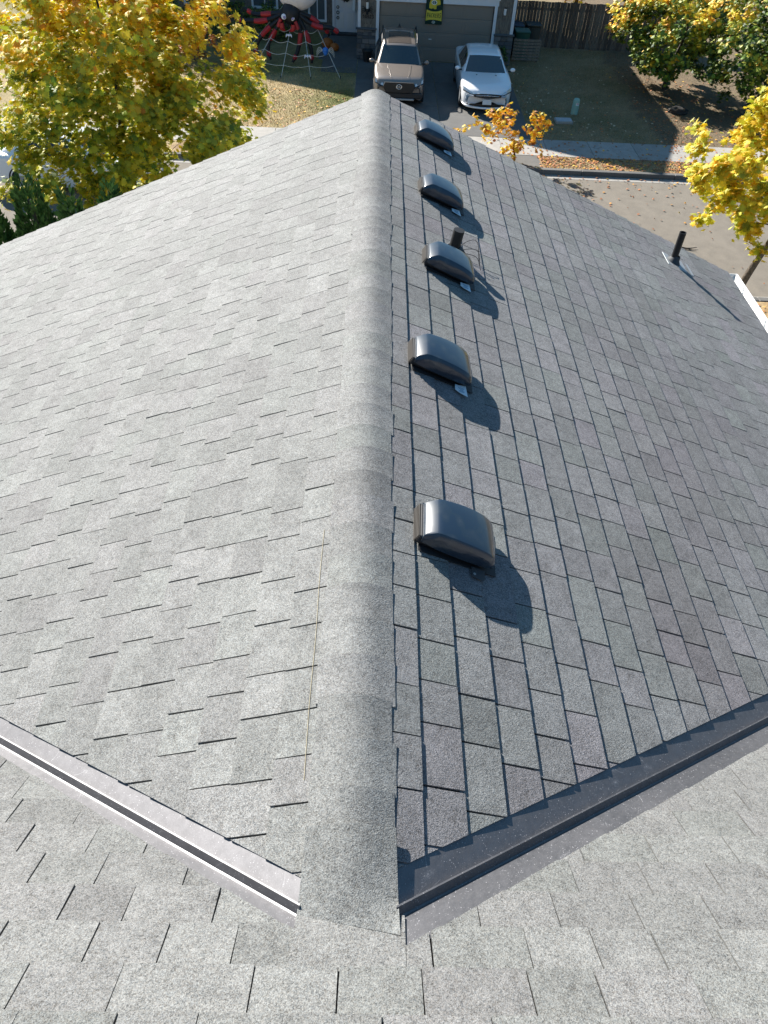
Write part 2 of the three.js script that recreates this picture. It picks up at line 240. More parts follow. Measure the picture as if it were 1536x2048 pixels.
// ridge caps: bent strips lapping towards the near end
{
  const profile = (half, lift) => { const out = []; const N = 12; for (let i = 0; i <= N; i++) { const x = -half + 2 * half * i / N, soft = 0.065, ax = Math.abs(x); const y = ax > soft ? -PITCH * ax : -PITCH * (ax * ax / (2 * soft) + soft / 2); out.push([x, RIDGE + y + mix(lift, mix(0.0138, lift, 0.35), Math.pow(ax / half, 2))]); } return out; };
  const cap = (f0, f1, half, l0, l1, skew, drop) => {      // f0 near (upper, thick end), f1 far
    const sec = [[f0, l0], [mix(f0, f1, 0.45), l0 - 0.001], [f1, l1]], pos = [], uv = [], idx = []; const u0 = R0() * 3, v0 = R0() * 3;
    for (const layer of [0, 1]) sec.forEach(([f, l], si) => { const pr = profile(half, l - (layer ? 0.005 : 0)); pr.forEach(([x, y], i) => { const dz = skew * x; pos.push(x + skew * (f - f0) * 0.4, y - (drop && si === 0 ? drop : 0), -(f + dz)); uv.push((x * 1.08) * 0.83 + u0, f * 0.83 + v0); }); });
    const n = 13, L = 3 * n;
    for (let s = 0; s < 2; s++) for (let i = 0; i < n - 1; i++) { const a = s * n + i, b = a + 1, c = a + n, d = c + 1; idx.push(a, b, c, b, d, c, L + a, L + c, L + b, L + b, L + c, L + d); }
    for (let i = 0; i < n - 1; i++) { idx.push(i, L + i, i + 1, i + 1, L + i, L + i + 1); }
    for (let s = 0; s < 2; s++) { const a = s * n, c = a + n; idx.push(a, c, L + a, c, L + c, L + a); const e = a + n - 1, h = e + n; idx.push(e, L + e, h, h, L + e, L + h); }
    let g = new THREE.BufferGeometry(); g.setAttribute('position', new THREE.Float32BufferAttribute(pos, 3)); g.setAttribute('uv', new THREE.Float32BufferAttribute(uv, 2)); g.setIndex(idx); const t = tone(3, f0 * 2, 30, 0).multiplyScalar(0.94 + 0.1 * R0()), c = new Float32Array(pos.length); for (let i = 0; i < c.length; i += 3) { c[i] = t.r; c[i + 1] = t.g; c[i + 2] = t.b; } g.setAttribute('color', new THREE.BufferAttribute(c, 3)); return toCreasedNormals(g, 0.6);
  };
  const E = 0.143; let k = 0;
  for (let f = 0.665; f < RAKE - 0.02; f += E, k++) {
    const far = Math.min(f + E * 1.12, RAKE + 0.02);
    mesh(k ? 'ridge_cap_' + String(k).padStart(3, '0') : 'ridge_cap', cap(f, far, HALF_CAP - 0.002 + (R0() - 0.5) * 0.011, 0.0135, 0.0205 + R0() * 0.003, (R0() - 0.5) * 0.09, 0), M.shingle, roof);
  }
  // the end of the ridge where the last caps turn down onto the main slope
  const endPiece = (a0, a1, d0, d1, h0, h1) => { const poly = [[a0, d0], [a1, d0], [a1 + 0.004, d1], [a0 + 0.006, d1]]; return prism(poly, (a, d) => mix(h0, h1, (d - d0) / (d1 - d0)), 0.004, onMain, { u: R0() * 3, v: R0() * 3, scale: 0.83, color: tone(0.3, 0.2, 30, 0).multiplyScalar(0.9) }); };
  mesh('ridge_cap_' + String(k++).padStart(3, '0'), endPiece(-0.137, 0.139, 0.4485, 0.62, 0.008, 0.0138), M.shingle, roof);
  { // the last cap: an arch that flattens out onto the main slope
    const secs = [], n = 13; const on = (x, f, l) => V(x, RIDGE - (f - VALLEY0) * MAINP + l, -f);
    const top = [0, 0.33, 0.66, 1].map((t) => profile(HALF_CAP + t * 0.008, 0.0).map(([x, y]) => { const fl = 0.505 - 0.05 * ((x / 0.26) + 0.5), f = mix(0.72, fl, t), e = t * t; const flat = on(x, f, mix(0.022, 0.0165, t)); return V(x, Math.max(y + 0.0285 - 0.036 * t * t, flat.y), -f); }));
    for (const o of [0, -0.006]) for (const r of top) secs.push(r.map((p) => p.clone().add(V(0, o, 0))));
    const pos = [], uv = [], idx = []; secs.forEach((r) => r.forEach((p) => { pos.push(p.x, p.y, p.z); uv.push(p.x * 0.9 + 0.3, -p.z * 0.83 + 0.7); }));
    for (let b = 0; b < 2; b++) for (let s = 0; s < 3; s++) for (let i = 0; i < n - 1; i++) { const a = (b * 4 + s) * n + i; idx.push(a, a + n, a + 1, a + 1, a + n, a + n + 1); }
    for (let i = 0; i < n - 1; i++) idx.push(3 * n + i, 7 * n + i, 3 * n + i + 1, 3 * n + i + 1, 7 * n + i, 7 * n + i + 1);
    for (let s = 0; s < 3; s++) for (const e of [0, n - 1]) { const a = s * n + e; idx.push(a, a + 4 * n, a + n, a + n, a + 4 * n, a + 5 * n); }
    const g = new THREE.BufferGeometry(); g.setAttribute('position', new THREE.Float32BufferAttribute(pos, 3)); g.setAttribute('uv', new THREE.Float32BufferAttribute(uv, 2)); g.setIndex(idx); g.computeVertexNormals(); const t = tone(3, 1, 30, 0), c = new Float32Array(pos.length); for (let i = 0; i < c.length; i += 3) { c[i] = t.r; c[i + 1] = t.g; c[i + 2] = t.b; } g.setAttribute('color', new THREE.BufferAttribute(c, 3));
    mesh('ridge_cap_' + String(k++).padStart(3, '0'), toCreasedNormals(g, 0.6), M.shingle, roof);
  }
}
// valley flashing: two pans and a standing rib, in lapped lengths
function flashing(side, wRoof, wMain, from, to, cut) {
  const dir = V(side, -PITCH, -K).normalize(), o = V(0, RIDGE, -VALLEY0);
  const nR = V(side * PITCH, 1, 0).normalize(), nM = V(0, 1, -MAINP).normalize();
  let pr = V().crossVectors(nR, dir).normalize(); if (pr.z > 0) pr.negate(); if (pr.y < 0) pr.negate();
  const upR = pr.clone(); if (upR.dot(V(-side, 0, -1)) < 0) upR.negate();           // up the gable, away from the valley
  const upM = V().crossVectors(nM, dir).normalize(); if (upM.z < 0) upM.negate();     // up the main slope, towards us
  const mid = nR.clone().add(nM).normalize();
  const e = 0.0035;
  const line = (t) => [
    upR.clone().multiplyScalar(wRoof).addScaledVector(nR, e), upR.clone().multiplyScalar(0.012).addScaledVector(nR, e), upR.clone().multiplyScalar(0.009).addScaledVector(nR, e + 0.004),
    upR.clone().multiplyScalar(0.004).addScaledVector(mid, 0.03), upM.clone().multiplyScalar(0.001).addScaledVector(mid, 0.0315),
    upM.clone().multiplyScalar(0.017).addScaledVector(nM, e + 0.002), upM.clone().multiplyScalar(0.022).addScaledVector(nM, e), upM.clone().multiplyScalar(wMain).addScaledVector(nM, e),
  ].map((v) => v.add(o).addScaledVector(dir, t));
  const a = line(from), b = line(to); if (cut) a.forEach((q) => q.addScaledVector(dir, (side * cut - q.x) / dir.x)); const pos = [], uv = []; let s = 0;
  for (let i = 0; i < a.length - 1; i++) { const w = a[i].distanceTo(a[i + 1]); for (const [p, u, v] of [[a[i], from, s], [b[i], to, s], [b[i + 1], to, s + w], [a[i], from, s], [b[i + 1], to, s + w], [a[i + 1], from, s + w]]) { pos.push(p.x, p.y, p.z); uv.push(u * 0.9, v * 0.9); } s += w; }
  const g = new THREE.BufferGeometry(); g.setAttribute('position', new THREE.Float32BufferAttribute(pos, 3)); g.setAttribute('uv', new THREE.Float32BufferAttribute(uv, 2)); g.computeVertexNormals();
  return g;
}
mesh('valley_flashing', flashing(-1, 0.08, 0.075, 0.1, 0.42, 0.124), M.flash, house).position.y = 0.0015;
mesh('valley_flashing', flashing(-1, 0.08, 0.075, 0.40, 5.2), M.flash, house);
mesh('valley_flashing', flashing(1, 0.115, 0.118, 0.06, 1.3, 0.122), M.flash, house).position.y = 0.0015;
mesh('valley_flashing', flashing(1, 0.115, 0.118, 1.28, 4.2), M.flash, house);
// dried sealant along the cap edge
mesh('sealant_bead', tube([0, 1, 2, 3, 4].map((i) => onLeft(mix(0.86, 1.83, i / 4), 0.148 + (i % 2) * 0.003, 0.0105)), 0.0009, 20, 5), M.sealant, house);

// roof vents: low hoods with louvred throats on a flange
const hoodGeo = (() => {
  // profile along the slope: [x, height, half width at the top, half width at the shoulder]
  const prof = [[-0.163, 0.05, 0.088, 0.096], [-0.161, 0.064, 0.088, 0.097], [-0.154, 0.073, 0.088, 0.099], [-0.123, 0.103, 0.091, 0.105], [-0.112, 0.109, 0.093, 0.108], [-0.098, 0.112, 0.095, 0.111], [-0.05, 0.115, 0.098, 0.115], [0, 0.115, 0.1, 0.118], [0.05, 0.112, 0.1, 0.119], [0.095, 0.104, 0.099, 0.118], [0.125, 0.094, 0.096, 0.116], [0.146, 0.08, 0.092, 0.112], [0.158, 0.064, 0.088, 0.107], [0.162, 0.05, 0.086, 0.104]];
  const secs = prof.map(([x, h, a, b]) => { const sh = Math.max(0.05, h - 0.022), half = [[b + 0.004, 0.03], [b + 0.004, Math.min(sh, 0.052)], [b + 0.002, sh - 0.003], [b, sh], [mix(b, a, 0.35), mix(sh, h, 0.55)], [mix(b, a, 0.8), mix(sh, h, 0.92)], [a * 0.93, h], [a * 0.5, h + 0.0025]]; return [...half.map(([w, y]) => V(x, y, -w)), V(x, h + 0.0035, 0), ...half.slice().reverse().map(([w, y]) => V(x, y, w))]; });
  for (const k of [0, secs.length - 1]) { const e = secs[k].map((p) => V(p.x, 0.03, p.z)); k ? secs.push(e) : secs.unshift(e); }
  const n = secs[0].length, pos = [], uv = [], idx = []; for (const q of secs) for (const p of q) { pos.push(p.x, p.y, p.z); uv.push(p.x * 2, p.z * 2 + p.y); }
  for (let i = 0; i < secs.length - 1; i++) for (let j = 0; j < n - 1; j++) { const a = i * n + j, b = a + 1, c = a + n, d = c + 1; idx.push(a, b, c, b, d, c); }
  const g = new THREE.BufferGeometry(); g.setAttribute('position', new THREE.Float32BufferAttribute(pos, 3)); g.setAttribute('uv', new THREE.Float32BufferAttribute(uv, 2)); g.setIndex(idx); return toCreasedNormals(g, 0.55);
})();
function makeVent(label, f, d, tagKind, yaw = 0, scale = 1) {
  const g = new THREE.Group(); g.name = 'roof_vent'; g.userData.label = label; house.add(g);
  const xa = V(1, -PITCH, 0).normalize(), ya = V(PITCH, 1, 0).normalize(), za = V(0, 0, 1);
  g.matrixAutoUpdate = true; g.quaternion.setFromRotationMatrix(new THREE.Matrix4().makeBasis(xa, ya, za)); g.rotateY(yaw);
  g.position.copy(onRight(f, d, 0.0145)); g.scale.set(0.97 * scale, 0.9 * scale, 0.95 * scale);
  const hood = mesh('hood', hoodGeo, M.ventMetal, g); hood.position.set(0.014, 0, 0);
  mesh('base', merged([rbox(0.305, 0.05, 0.19, 0.012, -0.008, 0.028, 0), box(0.35, 0.003, 0.25, 0.03, 0.0025, 0)]), M.ventDark, g);
  for (let i = 0; i < 5; i++) mesh('louver', rbox(0.009, 0.004, 0.18, 0.0015, -0.161 - (4 - i) * 0.0015, 0.01 + i * 0.0095, 0), M.ventRib, g);
  if (tagKind === 'paper') {
    const sh = new THREE.Shape(); sh.moveTo(-0.032, 0); sh.lineTo(0.03, 0.012); sh.lineTo(0.036, -0.075); sh.quadraticCurveTo(0.01, -0.07, -0.012, -0.06); sh.lineTo(-0.034, -0.045); sh.closePath();
    const pg = new THREE.ExtrudeGeometry(sh, { depth: 0.0012, bevelEnabled: false }); pg.rotateX(-Math.PI / 2); 
    const t = mesh('paper_tag', pg, M.paper, g); t.position.set(0.13, 0.012, 0.118); t.rotation.z = 0.06;
    for (let i = 0; i < 5; i++) mesh('print', box(0.036 - (i % 3) * 0.008, 0.0006, 0.0035, 0.002, 0.0018, 0.018 + i * 0.0085), M.ink, t);
  } else if (tagKind) { const sh = new THREE.Shape(); sh.moveTo(-0.03, 0); sh.lineTo(0.032, 0); sh.lineTo(0.028, -0.05); sh.quadraticCurveTo(0.02, -0.06, 0, -0.056); sh.lineTo(-0.03, -0.05); sh.closePath(); const pg = new THREE.ExtrudeGeometry(sh, { depth: 0.002, bevelEnabled: false }); pg.rotateX(-Math.PI / 2); const t = mesh('flange_tab', pg, M.rubber, g); t.position.set(0.12, 0.008, 0.118); mesh('nail_head', new THREE.CylinderGeometry(0.006, 0.006, 0.003, 10), M.galv, t).position.set(-0.018, 0.003, 0.036); }
  return g;
}
makeVent('dark hooded roof vent nearest the metal valley, a dark tab at its lower corner', 1.875, 0.375, 'dark', -0.05);
makeVent('dark hooded roof vent second from the valley, a pale paper tag under its lower corner', 3.04, 0.375, 'paper', -0.015);
makeVent('dark hooded roof vent in the middle of the row, in front of the short black pipe', 4.13, 0.495, 'paper', -0.03);
makeVent('dark hooded roof vent next to last before the far rake edge, pale paper tag below', 5.16, 0.5, 'paper', 0.025);
makeVent('dark hooded roof vent farthest along the ridge near the far rake edge', 6.24, 0.5, 'paper', 0.04);
// vent pipes
{
  const g = new THREE.Group(); g.name = 'vent_pipe'; g.userData.label = 'slim black vent pipe with a grey boot on the lower part of the sunless slope'; house.add(g); g.position.copy(onRight(6.305, 1.4037 * 2 * HY, 0));
  const pipe = merged([new THREE.CylinderGeometry(0.031, 0.031, 0.38, 18, 1, true), new THREE.CylinderGeometry(0.025, 0.025, 0.38, 18, 1, true), new THREE.RingGeometry(0.025, 0.031, 18).rotateX(-Math.PI / 2).translate(0, 0.19, 0)]); pipe.translate(0, 0.1, 0); mesh('pipe', pipe, M.black, g);
  const boot = mesh('boot', new THREE.LatheGeometry([[0.075, 0], [0.066, 0.012], [0.048, 0.03], [0.04, 0.055], [0.035, 0.065], [0.032, 0.065]].map(([x, y]) => new THREE.Vector2(x, y)), 20), M.rubber, g); boot.rotation.z = -Math.atan(PITCH) * 0.8; boot.position.y = 0.008;
  const fl = mesh('flange', rbox(0.34, 0.006, 0.3, 0.003, 0.07, 0.0, 0.0), M.galv, g); fl.rotation.z = -Math.atan(PITCH); fl.position.y = 0.009; fl.scale.set(0.9, 1, 0.75);
}
{
  const g = new THREE.Group(); g.name = 'vent_pipe'; g.userData.label = 'short black vent pipe standing behind the middle hooded roof vent'; house.add(g); g.position.copy(onRight(4.42, 0.575, 0));
  const p = new THREE.CylinderGeometry(0.036, 0.036, 0.23, 20); p.translate(0, 0.04, 0); p.rotateZ(-0.16); mesh('pipe', p, M.black, g);
  mesh('boot', new THREE.LatheGeometry([[0.1, -0.03], [0.075, 0.012], [0.05, 0.045], [0.044, 0.045]].map(([x, y]) => new THREE.Vector2(x, y)), 18), M.rubber, g);
  for (const [a, b, h] of [[0.12, -0.1, 0.09], [0.14, -0.02, 0.06], [0.1, 0.05, 0.05]]) mesh('loose_wire', tube([V(0.03, 0.0, 0.02), V(0.06, h * 0.6 - 0.02, b * 0.5), V(0.12 + a * 0.3, h - 0.05, b), V(0.18, -0.06, b * 0.8 + 0.06)], 0.0022, 14, 4), M.black, g);
}
// eave gutter on the sunless side, with hangers; fascias, rake boards, walls
{
  const xe = EAVE_R + 0.012, ye = RIDGE - EAVE_R * PITCH;
  const sec = [[0, 0.0], [0, -0.11], [0.06, -0.12], [0.09, -0.095], [0.1, -0.04], [0.115, -0.02], [0.115, 0.0], [0.095, 0.0], [0.095, -0.015], [0.08, -0.05], [0.06, -0.1], [0.012, -0.1], [0.006, 0.0]];
  const sh = new THREE.Shape(sec.map(([x, y]) => new THREE.Vector2(x, y))); const gg = new THREE.ExtrudeGeometry(sh, { depth: RAKE - 1.0, bevelEnabled: false }); gg.translate(xe, ye - 0.012, -RAKE); mesh('gutter', gg, M.white, house);
  for (let i = 0; i < 9; i++) mesh('gutter_hanger', box(0.1, 0.004, 0.018, xe + 0.055, ye - 0.02, -(RAKE - 0.25 - i * 0.6)), M.trim, house);
  mesh('gutter_end', spanF(xe, xe + 0.112, ye - 0.125, ye - 0.012, RAKE + 0.001, RAKE + 0.005), M.white, house);
  mesh('fascia', merged([spanF(EAVE_R - 0.02, EAVE_R + 0.01, ye - 0.2, ye - 0.02, 1.0, RAKE - 0.05), spanF(-EAVE_L - 0.01, -EAVE_L + 0.02, RIDGE - EAVE_L * PITCH - 0.2, RIDGE - EAVE_L * PITCH - 0.02, 1.0, RAKE - 0.05)]), M.white, house);
  mesh('rake_board', prism([[RAKE - 0.02, 0], [RAKE + 0.006, 0], [RAKE + 0.006, EAVE_R * HY], [RAKE - 0.02, EAVE_R * HY]], () => -0.003, -0.2, onRight), M.white, house);
  mesh('rake_board', prism([[RAKE - 0.02, 0], [RAKE + 0.006, 0], [RAKE + 0.006, EAVE_L * HY], [RAKE - 0.02, EAVE_L * HY]], () => -0.003, -0.2, onLeft), M.white, house);
  const w = new THREE.Shape([[-EAVE_L + 0.4, 0], [EAVE_R - 0.4, 0], [EAVE_R - 0.4, RIDGE - EAVE_R * PITCH - 0.05], [0, RIDGE - 0.22], [-EAVE_L + 0.4, RIDGE - EAVE_L * PITCH - 0.05]].map(([x, y]) => new THREE.Vector2(x, y)));
  const wg = new THREE.ExtrudeGeometry(w, { depth: 5.4, bevelEnabled: false }); wg.translate(0, 0, -RAKE + 0.4); mesh('wall', wg, M.ourWall, house);
}

// =================================================================== GROUND AND STREET
function sheet(x0, x1, f0, f1, y, nx = 1, nz = 1) { const g = new THREE.PlaneGeometry(x1 - x0, f1 - f0, nx, nz); g.rotateX(-Math.PI / 2); g.translate((x0 + x1) / 2, y, -(f0 + f1) / 2); return g; }
function lawnGeo(x0, x1, f0, f1, y, step, colorAt) {
  const nx = Math.round((x1 - x0) / step), nz = Math.round((f1 - f0) / step), g = uvXZ(sheet(x0, x1, f0, f1, y, nx, nz), 0.5), p = g.attributes.position, c = new Float32Array(p.count * 3);
  for (let i = 0; i < p.count; i++) { const x = p.getX(i), f = -p.getZ(i), k = colorAt(x, f); c[3 * i] = k[0]; c[3 * i + 1] = k[1]; c[3 * i + 2] = k[2]; }
  g.setAttribute('color', new THREE.BufferAttribute(c, 3)); return g;
}
const DRY = [0.62, 0.47, 0.26], TAN = [0.54, 0.4, 0.2], GREEN = [0.17, 0.185, 0.04], DEEP = [0.06, 0.105, 0.02], DIRT = [0.17, 0.115, 0.075];
const lerp3 = (a, b, t) => a.map((v, i) => mix(v, b[i], clamp(t, 0, 1)));
function lawnColor(x, f) {
  const n = n2(x * 0.35, f * 0.35) * 0.6 + n2(x * 1.3 + 7, f * 1.3) * 0.4, m = n2(x * 3.1, f * 3.1 + 20) * 0.5 + 0.5;
  let c = lerp3(DRY, TAN, m);
  let g = 0.28 + n * 0.5;
  if (x < -0.9) { g = 0.12 + n * 0.4 + clamp(1 - Math.hypot(x + 0.9, f - 29.2) / 3.2, 0, 1) * 1.0 + clamp((f - 31.5) * 0.5, 0, 0.5); }
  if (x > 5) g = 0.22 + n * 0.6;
  c = lerp3(c, GREEN, g); if (x > 5) c = lerp3(c, [0.2, 0.15, 0.09], 0.55); if (g > 0.9) c = lerp3(c, DEEP, (g - 0.9) * 0.9);  // browner side lawn, darkened further: house shade painted into the turf colour
  if (x > 10 + n * 0.5) c = lerp3(c, DIRT, 0.6);
  return c;
}
struct('ground', uvXZ(sheet(-150, 150, -60, 240, -0.2), 0.5), mat({ color: C(0.16, 0.14, 0.09), map: grassTex, roughness: 1 }));
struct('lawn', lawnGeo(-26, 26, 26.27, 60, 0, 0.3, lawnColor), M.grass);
struct('planting_strip', lawnGeo(-26, 26, 23.8, 24.78, 0.002, 0.2, (x, f) => lerp3(lerp3(DRY, TAN, n2(x * 2, f * 2) * 0.5 + 0.5), [0.3, 0.15, 0.07], clamp(n2(x * 1.1 + 4, f * 1.1) * 0.7 + 0.15, 0, 0.8))), M.grass);
struct('near_planting_strip', lawnGeo(-26, 26, 14.6, 16.0, 0.002, 0.25, (x, f) => lerp3(DRY, [0.5, 0.3, 0.12], n2(x * 2, f * 2) * 0.5 + 0.5)), M.grass);
struct('near_lawn', lawnGeo(-26, 26, -2, 13.1, 0.0, 0.5, (x, f) => lerp3(TAN, GREEN, n2(x * 0.5, f * 0.5) * 0.5 + 0.6)), M.grass);
struct('street', uvXZ(sheet(-90, 90, 16.19, 23.62, -0.12), 0.4), M.asphalt);
{ // a paler gutter strip along each kerb
  for (const [f0, f1, nm] of [[23.3, 23.6, 'street_gutter'], [16.2, 16.46, 'street_gutter']]) struct(nm, uvXZ(sheet(-60, 60, f0, f1, -0.116), 0.4), M.concrete[1]);
}
const kerbMats = [0.15, 0.17, 0.14, 0.16].map((v) => mat({ color: C(v, v * 0.97, v * 0.92), map: asphaltTex, roughness: 0.95, bumpMap: asphaltTex, bumpScale: 0.003 }));
function kerb(name, f0, f1) { const g = new THREE.Group(); g.name = numbered(name); g.userData.kind = 'structure'; scene.add(g); for (let i = -8; i < 8; i++) { const x0 = i * 3 + 0.6; if (name === 'kerb' && x0 > -3.5 && x0 < 3.1) { mesh('kerb_stone', uvXZ(spanF(x0, x0 + 2.99, -0.14, -0.07, f0, f1), 0.5), M.concrete[(i + 8) % 4], g); continue; } mesh('kerb_stone', uvXZ(new RoundedBoxGeometry(2.99, 0.17, f1 - f0, 2, 0.025).translate(x0 + 1.5, -0.06, -(f0 + f1) / 2), 0.5), kerbMats[(i + 8) % 4], g); } }
kerb('kerb', 23.6, 23.79); kerb('near_kerb', 16.01, 16.2);
function slabs(name, list, mats) { const g = new THREE.Group(); g.name = name; g.userData.kind = 'structure'; scene.add(g); list.forEach(([x0, x1, f0, f1, y], i) => mesh('slab', uvXZ(spanF(x0 + 0.008, x1 - 0.008, -0.1, y, f0 + 0.008, f1 - 0.008), 0.5), mats[(i * 7 + (i >> 2)) % mats.length], g)); return g; }
{ const l = []; for (let i = -13; i < 14; i++) l.push([i * 1.52 - 0.35, i * 1.52 + 1.17, 24.79, 26.26, 0.012]); slabs('sidewalk', l, M.concrete); const q = []; for (let i = -13; i < 14; i++) q.push([i * 1.52, i * 1.52 + 1.52, 13.11, 14.59, 0.012]); slabs('near_sidewalk', q, M.concrete); }
{ const l = []; for (const [x0, x1] of [[-0.85, 2.25], [2.25, 5.35]]) for (const [f0, f1] of [[26.27, 29.1], [29.1, 31.9], [31.9, 34.58]]) l.push([x0, x1, f0, f1, 0.016]); l.push([-0.85, 2.25, 23.8, 24.78, 0.008], [2.25, 5.35, 23.8, 24.78, 0.008]); slabs('driveway', l, M.driveway); slabs('walkway', [[-2.3, -0.86, 32.6, 34.3, 0.012], [-2.5, -0.86, 34.3, 36.2, 0.012], [-2.5, -0.95, 36.2, 38.1, 0.012]], M.driveway); }

// =================================================================== THE HOUSE ACROSS THE STREET
const garageHouse = thing('siding_house', 'beige siding house across the street with a white trimmed garage door and stone pillars', 'house');
{
  const F = 34.6, FL = 38.4, H = garageHouse;
  const shape = (pts) => new THREE.Shape(pts.map(([x, y]) => new THREE.Vector2(x, y)));
  // shells (walls behind the cladding)
  const gs = shape([[-0.86, 0], [-0.86, 6.7], [-0.4, 7.15], [1.2, 7.9], [5.45, 5.05], [5.45, 0], [4.62, 0], [4.62, 2.1], [0, 2.1], [0, 0]]);
  const shell = new THREE.ExtrudeGeometry(gs, { depth: 0.15, bevelEnabled: false }); shell.translate(0, 0, -F - 0.15);
  const back = new THREE.ExtrudeGeometry(shape([[-0.86, 0], [-0.86, 6.7], [1.2, 7.9], [5.45, 5.05], [5.45, 0]]), { depth: 9, bevelEnabled: false }); back.translate(0, 0, -F - 9.6);
  const left = new THREE.ExtrudeGeometry(shape([[-11, 0], [-11, 4.1], [-5.6, 6.9], [-0.87, 6.4], [-0.87, 0]]), { depth: 8, bevelEnabled: false }); left.translate(0, 0, -FL - 8);
  mesh('wall', merged([shell, back, left, spanF(-0.855, -0.7, 0, 6.6, F + 0.15, FL)]), M.siding, H);
  // lap siding boards, one part for each wall face
  const laps = (x0, x1, y0, y1, f) => { const l = []; for (let y = y0; y < y1 - 0.02; y += 0.155) { const g = new THREE.BufferGeometry(), y2 = Math.min(y + 0.16, y1), a = -f + 0.022, b = -f + 0.006; g.setAttribute('position', new THREE.Float32BufferAttribute([x0, y, a, x1, y, a, x1, y2, b, x0, y, a, x1, y2, b, x0, y2, b, x0, y, -f, x1, y, -f, x1, y, a, x0, y, -f, x1, y, a, x0, y, a], 3)); g.computeVertexNormals(); uvXY(g, 0.8); l.push(g); } return merged(l); };
  const lap = (...a) => { const o = mesh('siding', laps(...a), M.siding, H); o.userData.kind = 'stuff'; return o; };
  lap(-0.74, -0.14, 1.14, 2.5, F); lap(4.75, 5.36, 1.14, 2.5, F); lap(-0.74, 5.36, 2.5, 5.0, F); lap(-10.8, -2.2, 0.2, 4.0, FL);
  // garage door: recessed panels
  for (let i = 0; i < 4; i++) { const p = [rbox(4.58, 0.515, 0.04, 0.012, 2.31, 0.27 + i * 0.52, -F - 0.08)]; for (let k = 0; k < 4; k++) p.push(rbox(1.0, 0.36, 0.014, 0.006, 0.6 + k * 1.14, 0.27 + i * 0.52, -F - 0.057)); mesh('garage_door_panel', merged(p), M.garage, H); }
  mesh('garage_door_handle', rbox(0.12, 0.035, 0.03, 0.01, 2.12, 0.82, -F - 0.03), M.white, H);
  mesh('door_frame', merged([spanF(-0.13, -0.005, 0.0, 2.07, F - 0.03, F + 0.1), spanF(4.63, 4.75, 0.0, 2.07, F - 0.03, F + 0.1), spanF(-0.16, 4.78, 2.07, 2.26, F - 0.033, F + 0.1), spanF(-0.2, 4.82, 2.262, 2.31, F - 0.06, F + 0.02)]), M.trim, H);
  mesh('corner_trim', spanF(-0.87, -0.75, 1.14, 6.5, F - 0.034, F + 0.1), M.trim, H); mesh('corner_trim', spanF(5.365, 5.49, 1.14, 5.0, F - 0.034, F + 0.1), M.trim, H);
  // stone bases: each stone a piece
  for (const [x0, x1, nm] of [[-0.9, -0.14, 'stone_base'], [4.76, 5.52, 'stone_base']]) {
    const b = mesh(nm, spanF(x0, x1, 0, 1.08, F - 0.06, F + 0.02), M.mortar, H); const r = rng(nm.length + Math.round(x0 * 10) + 50);
    let y = 0.02; while (y < 1.05) { const h = Math.min(1.07 - y, 0.11 + r() * 0.08); let x = x0 - 0.005; while (x < x1 - 0.03) { let w = 0.13 + r() * 0.2; if (x + w > x1 - 0.08) w = x1 + 0.005 - x; const pr = 0.02 + r() * 0.03; mesh('stone', new RoundedBoxGeometry(w - 0.014, h - 0.014, 0.06 + pr, 1, 0.012).translate(x + w / 2, y + h / 2, -F + 0.03 + pr / 2), M.stone[r() * 4 | 0], b); x += w; } y += h; }
    mesh('stone_cap', rbox(x1 - x0 + 0.08, 0.06, 0.16, 0.012, (x0 + x1) / 2, 1.11, -F + 0.06), M.stone[0], H);
  }
  // lamps beside the door
  for (const x of [-0.49, 5.05]) { const l = mesh('wall_lamp', merged([rbox(0.1, 0.14, 0.03, 0.01, x, 1.9, -F + 0.045), new THREE.CylinderGeometry(0.055, 0.045, 0.22, 14).translate(x, 1.92, -F + 0.11)]), M.white, H); mesh('lamp_cap', new THREE.CylinderGeometry(0.02, 0.065, 0.04, 14).translate(x, 2.05, -F + 0.11), M.ventRib, l); }
  // front door, set back
  const dr = mesh('front_door', rbox(0.93, 2.05, 0.05, 0.01, -1.52, 1.04, -FL + 0.0), M.trim, H);
  for (const [x, y, w, h] of [[-1.74, 0.5, 0.3, 0.6], [-1.3, 0.5, 0.3, 0.6], [-1.74, 1.45, 0.3, 0.9], [-1.3, 1.45, 0.3, 0.9]]) mesh('door_panel', rbox(w, h, 0.02, 0.008, x, y, -FL + 0.03), M.white, dr);
  mesh('doorway_trim', merged([spanF(-2.11, -1.995, 0, 2.2, FL - 0.05, FL + 0.05), spanF(-1.045, -0.93, 0, 2.2, FL - 0.05, FL + 0.05), spanF(-2.13, -0.92, 2.2, 2.34, FL - 0.06, FL + 0.05)]), M.trim, H);
  mesh('doorstep', rbox(1.3, 0.1, 0.4, 0.02, -1.5, 0.03, -FL + 0.28), M.ventDark, H);
  // windows of the set-back wall
  const win = (x0, x1, y0, y1) => { const f = mesh('window', merged([spanF(x0 - 0.09, x0, y0, y1, FL - 0.06, FL), spanF(x1, x1 + 0.09, y0, y1, FL - 0.06, FL), spanF(x0 - 0.09, x1 + 0.09, y0 - 0.09, y0, FL - 0.07, FL), spanF(x0 - 0.09, x1 + 0.09, y1, y1 + 0.1, FL - 0.07, FL), spanF((x0 + x1) / 2 - 0.02, (x0 + x1) / 2 + 0.02, y0, y1, FL - 0.045, FL)]), M.trim, H); mesh('pane', spanF(x0, x1, y0, y1, FL - 0.034, FL - 0.01), M.winGlass, f); };
  win(-3.1, -2.45, 0.5, 2.0); win(-5.6, -4.6, 0.9, 2.1); win(-8.6, -7.0, 0.9, 2.1);
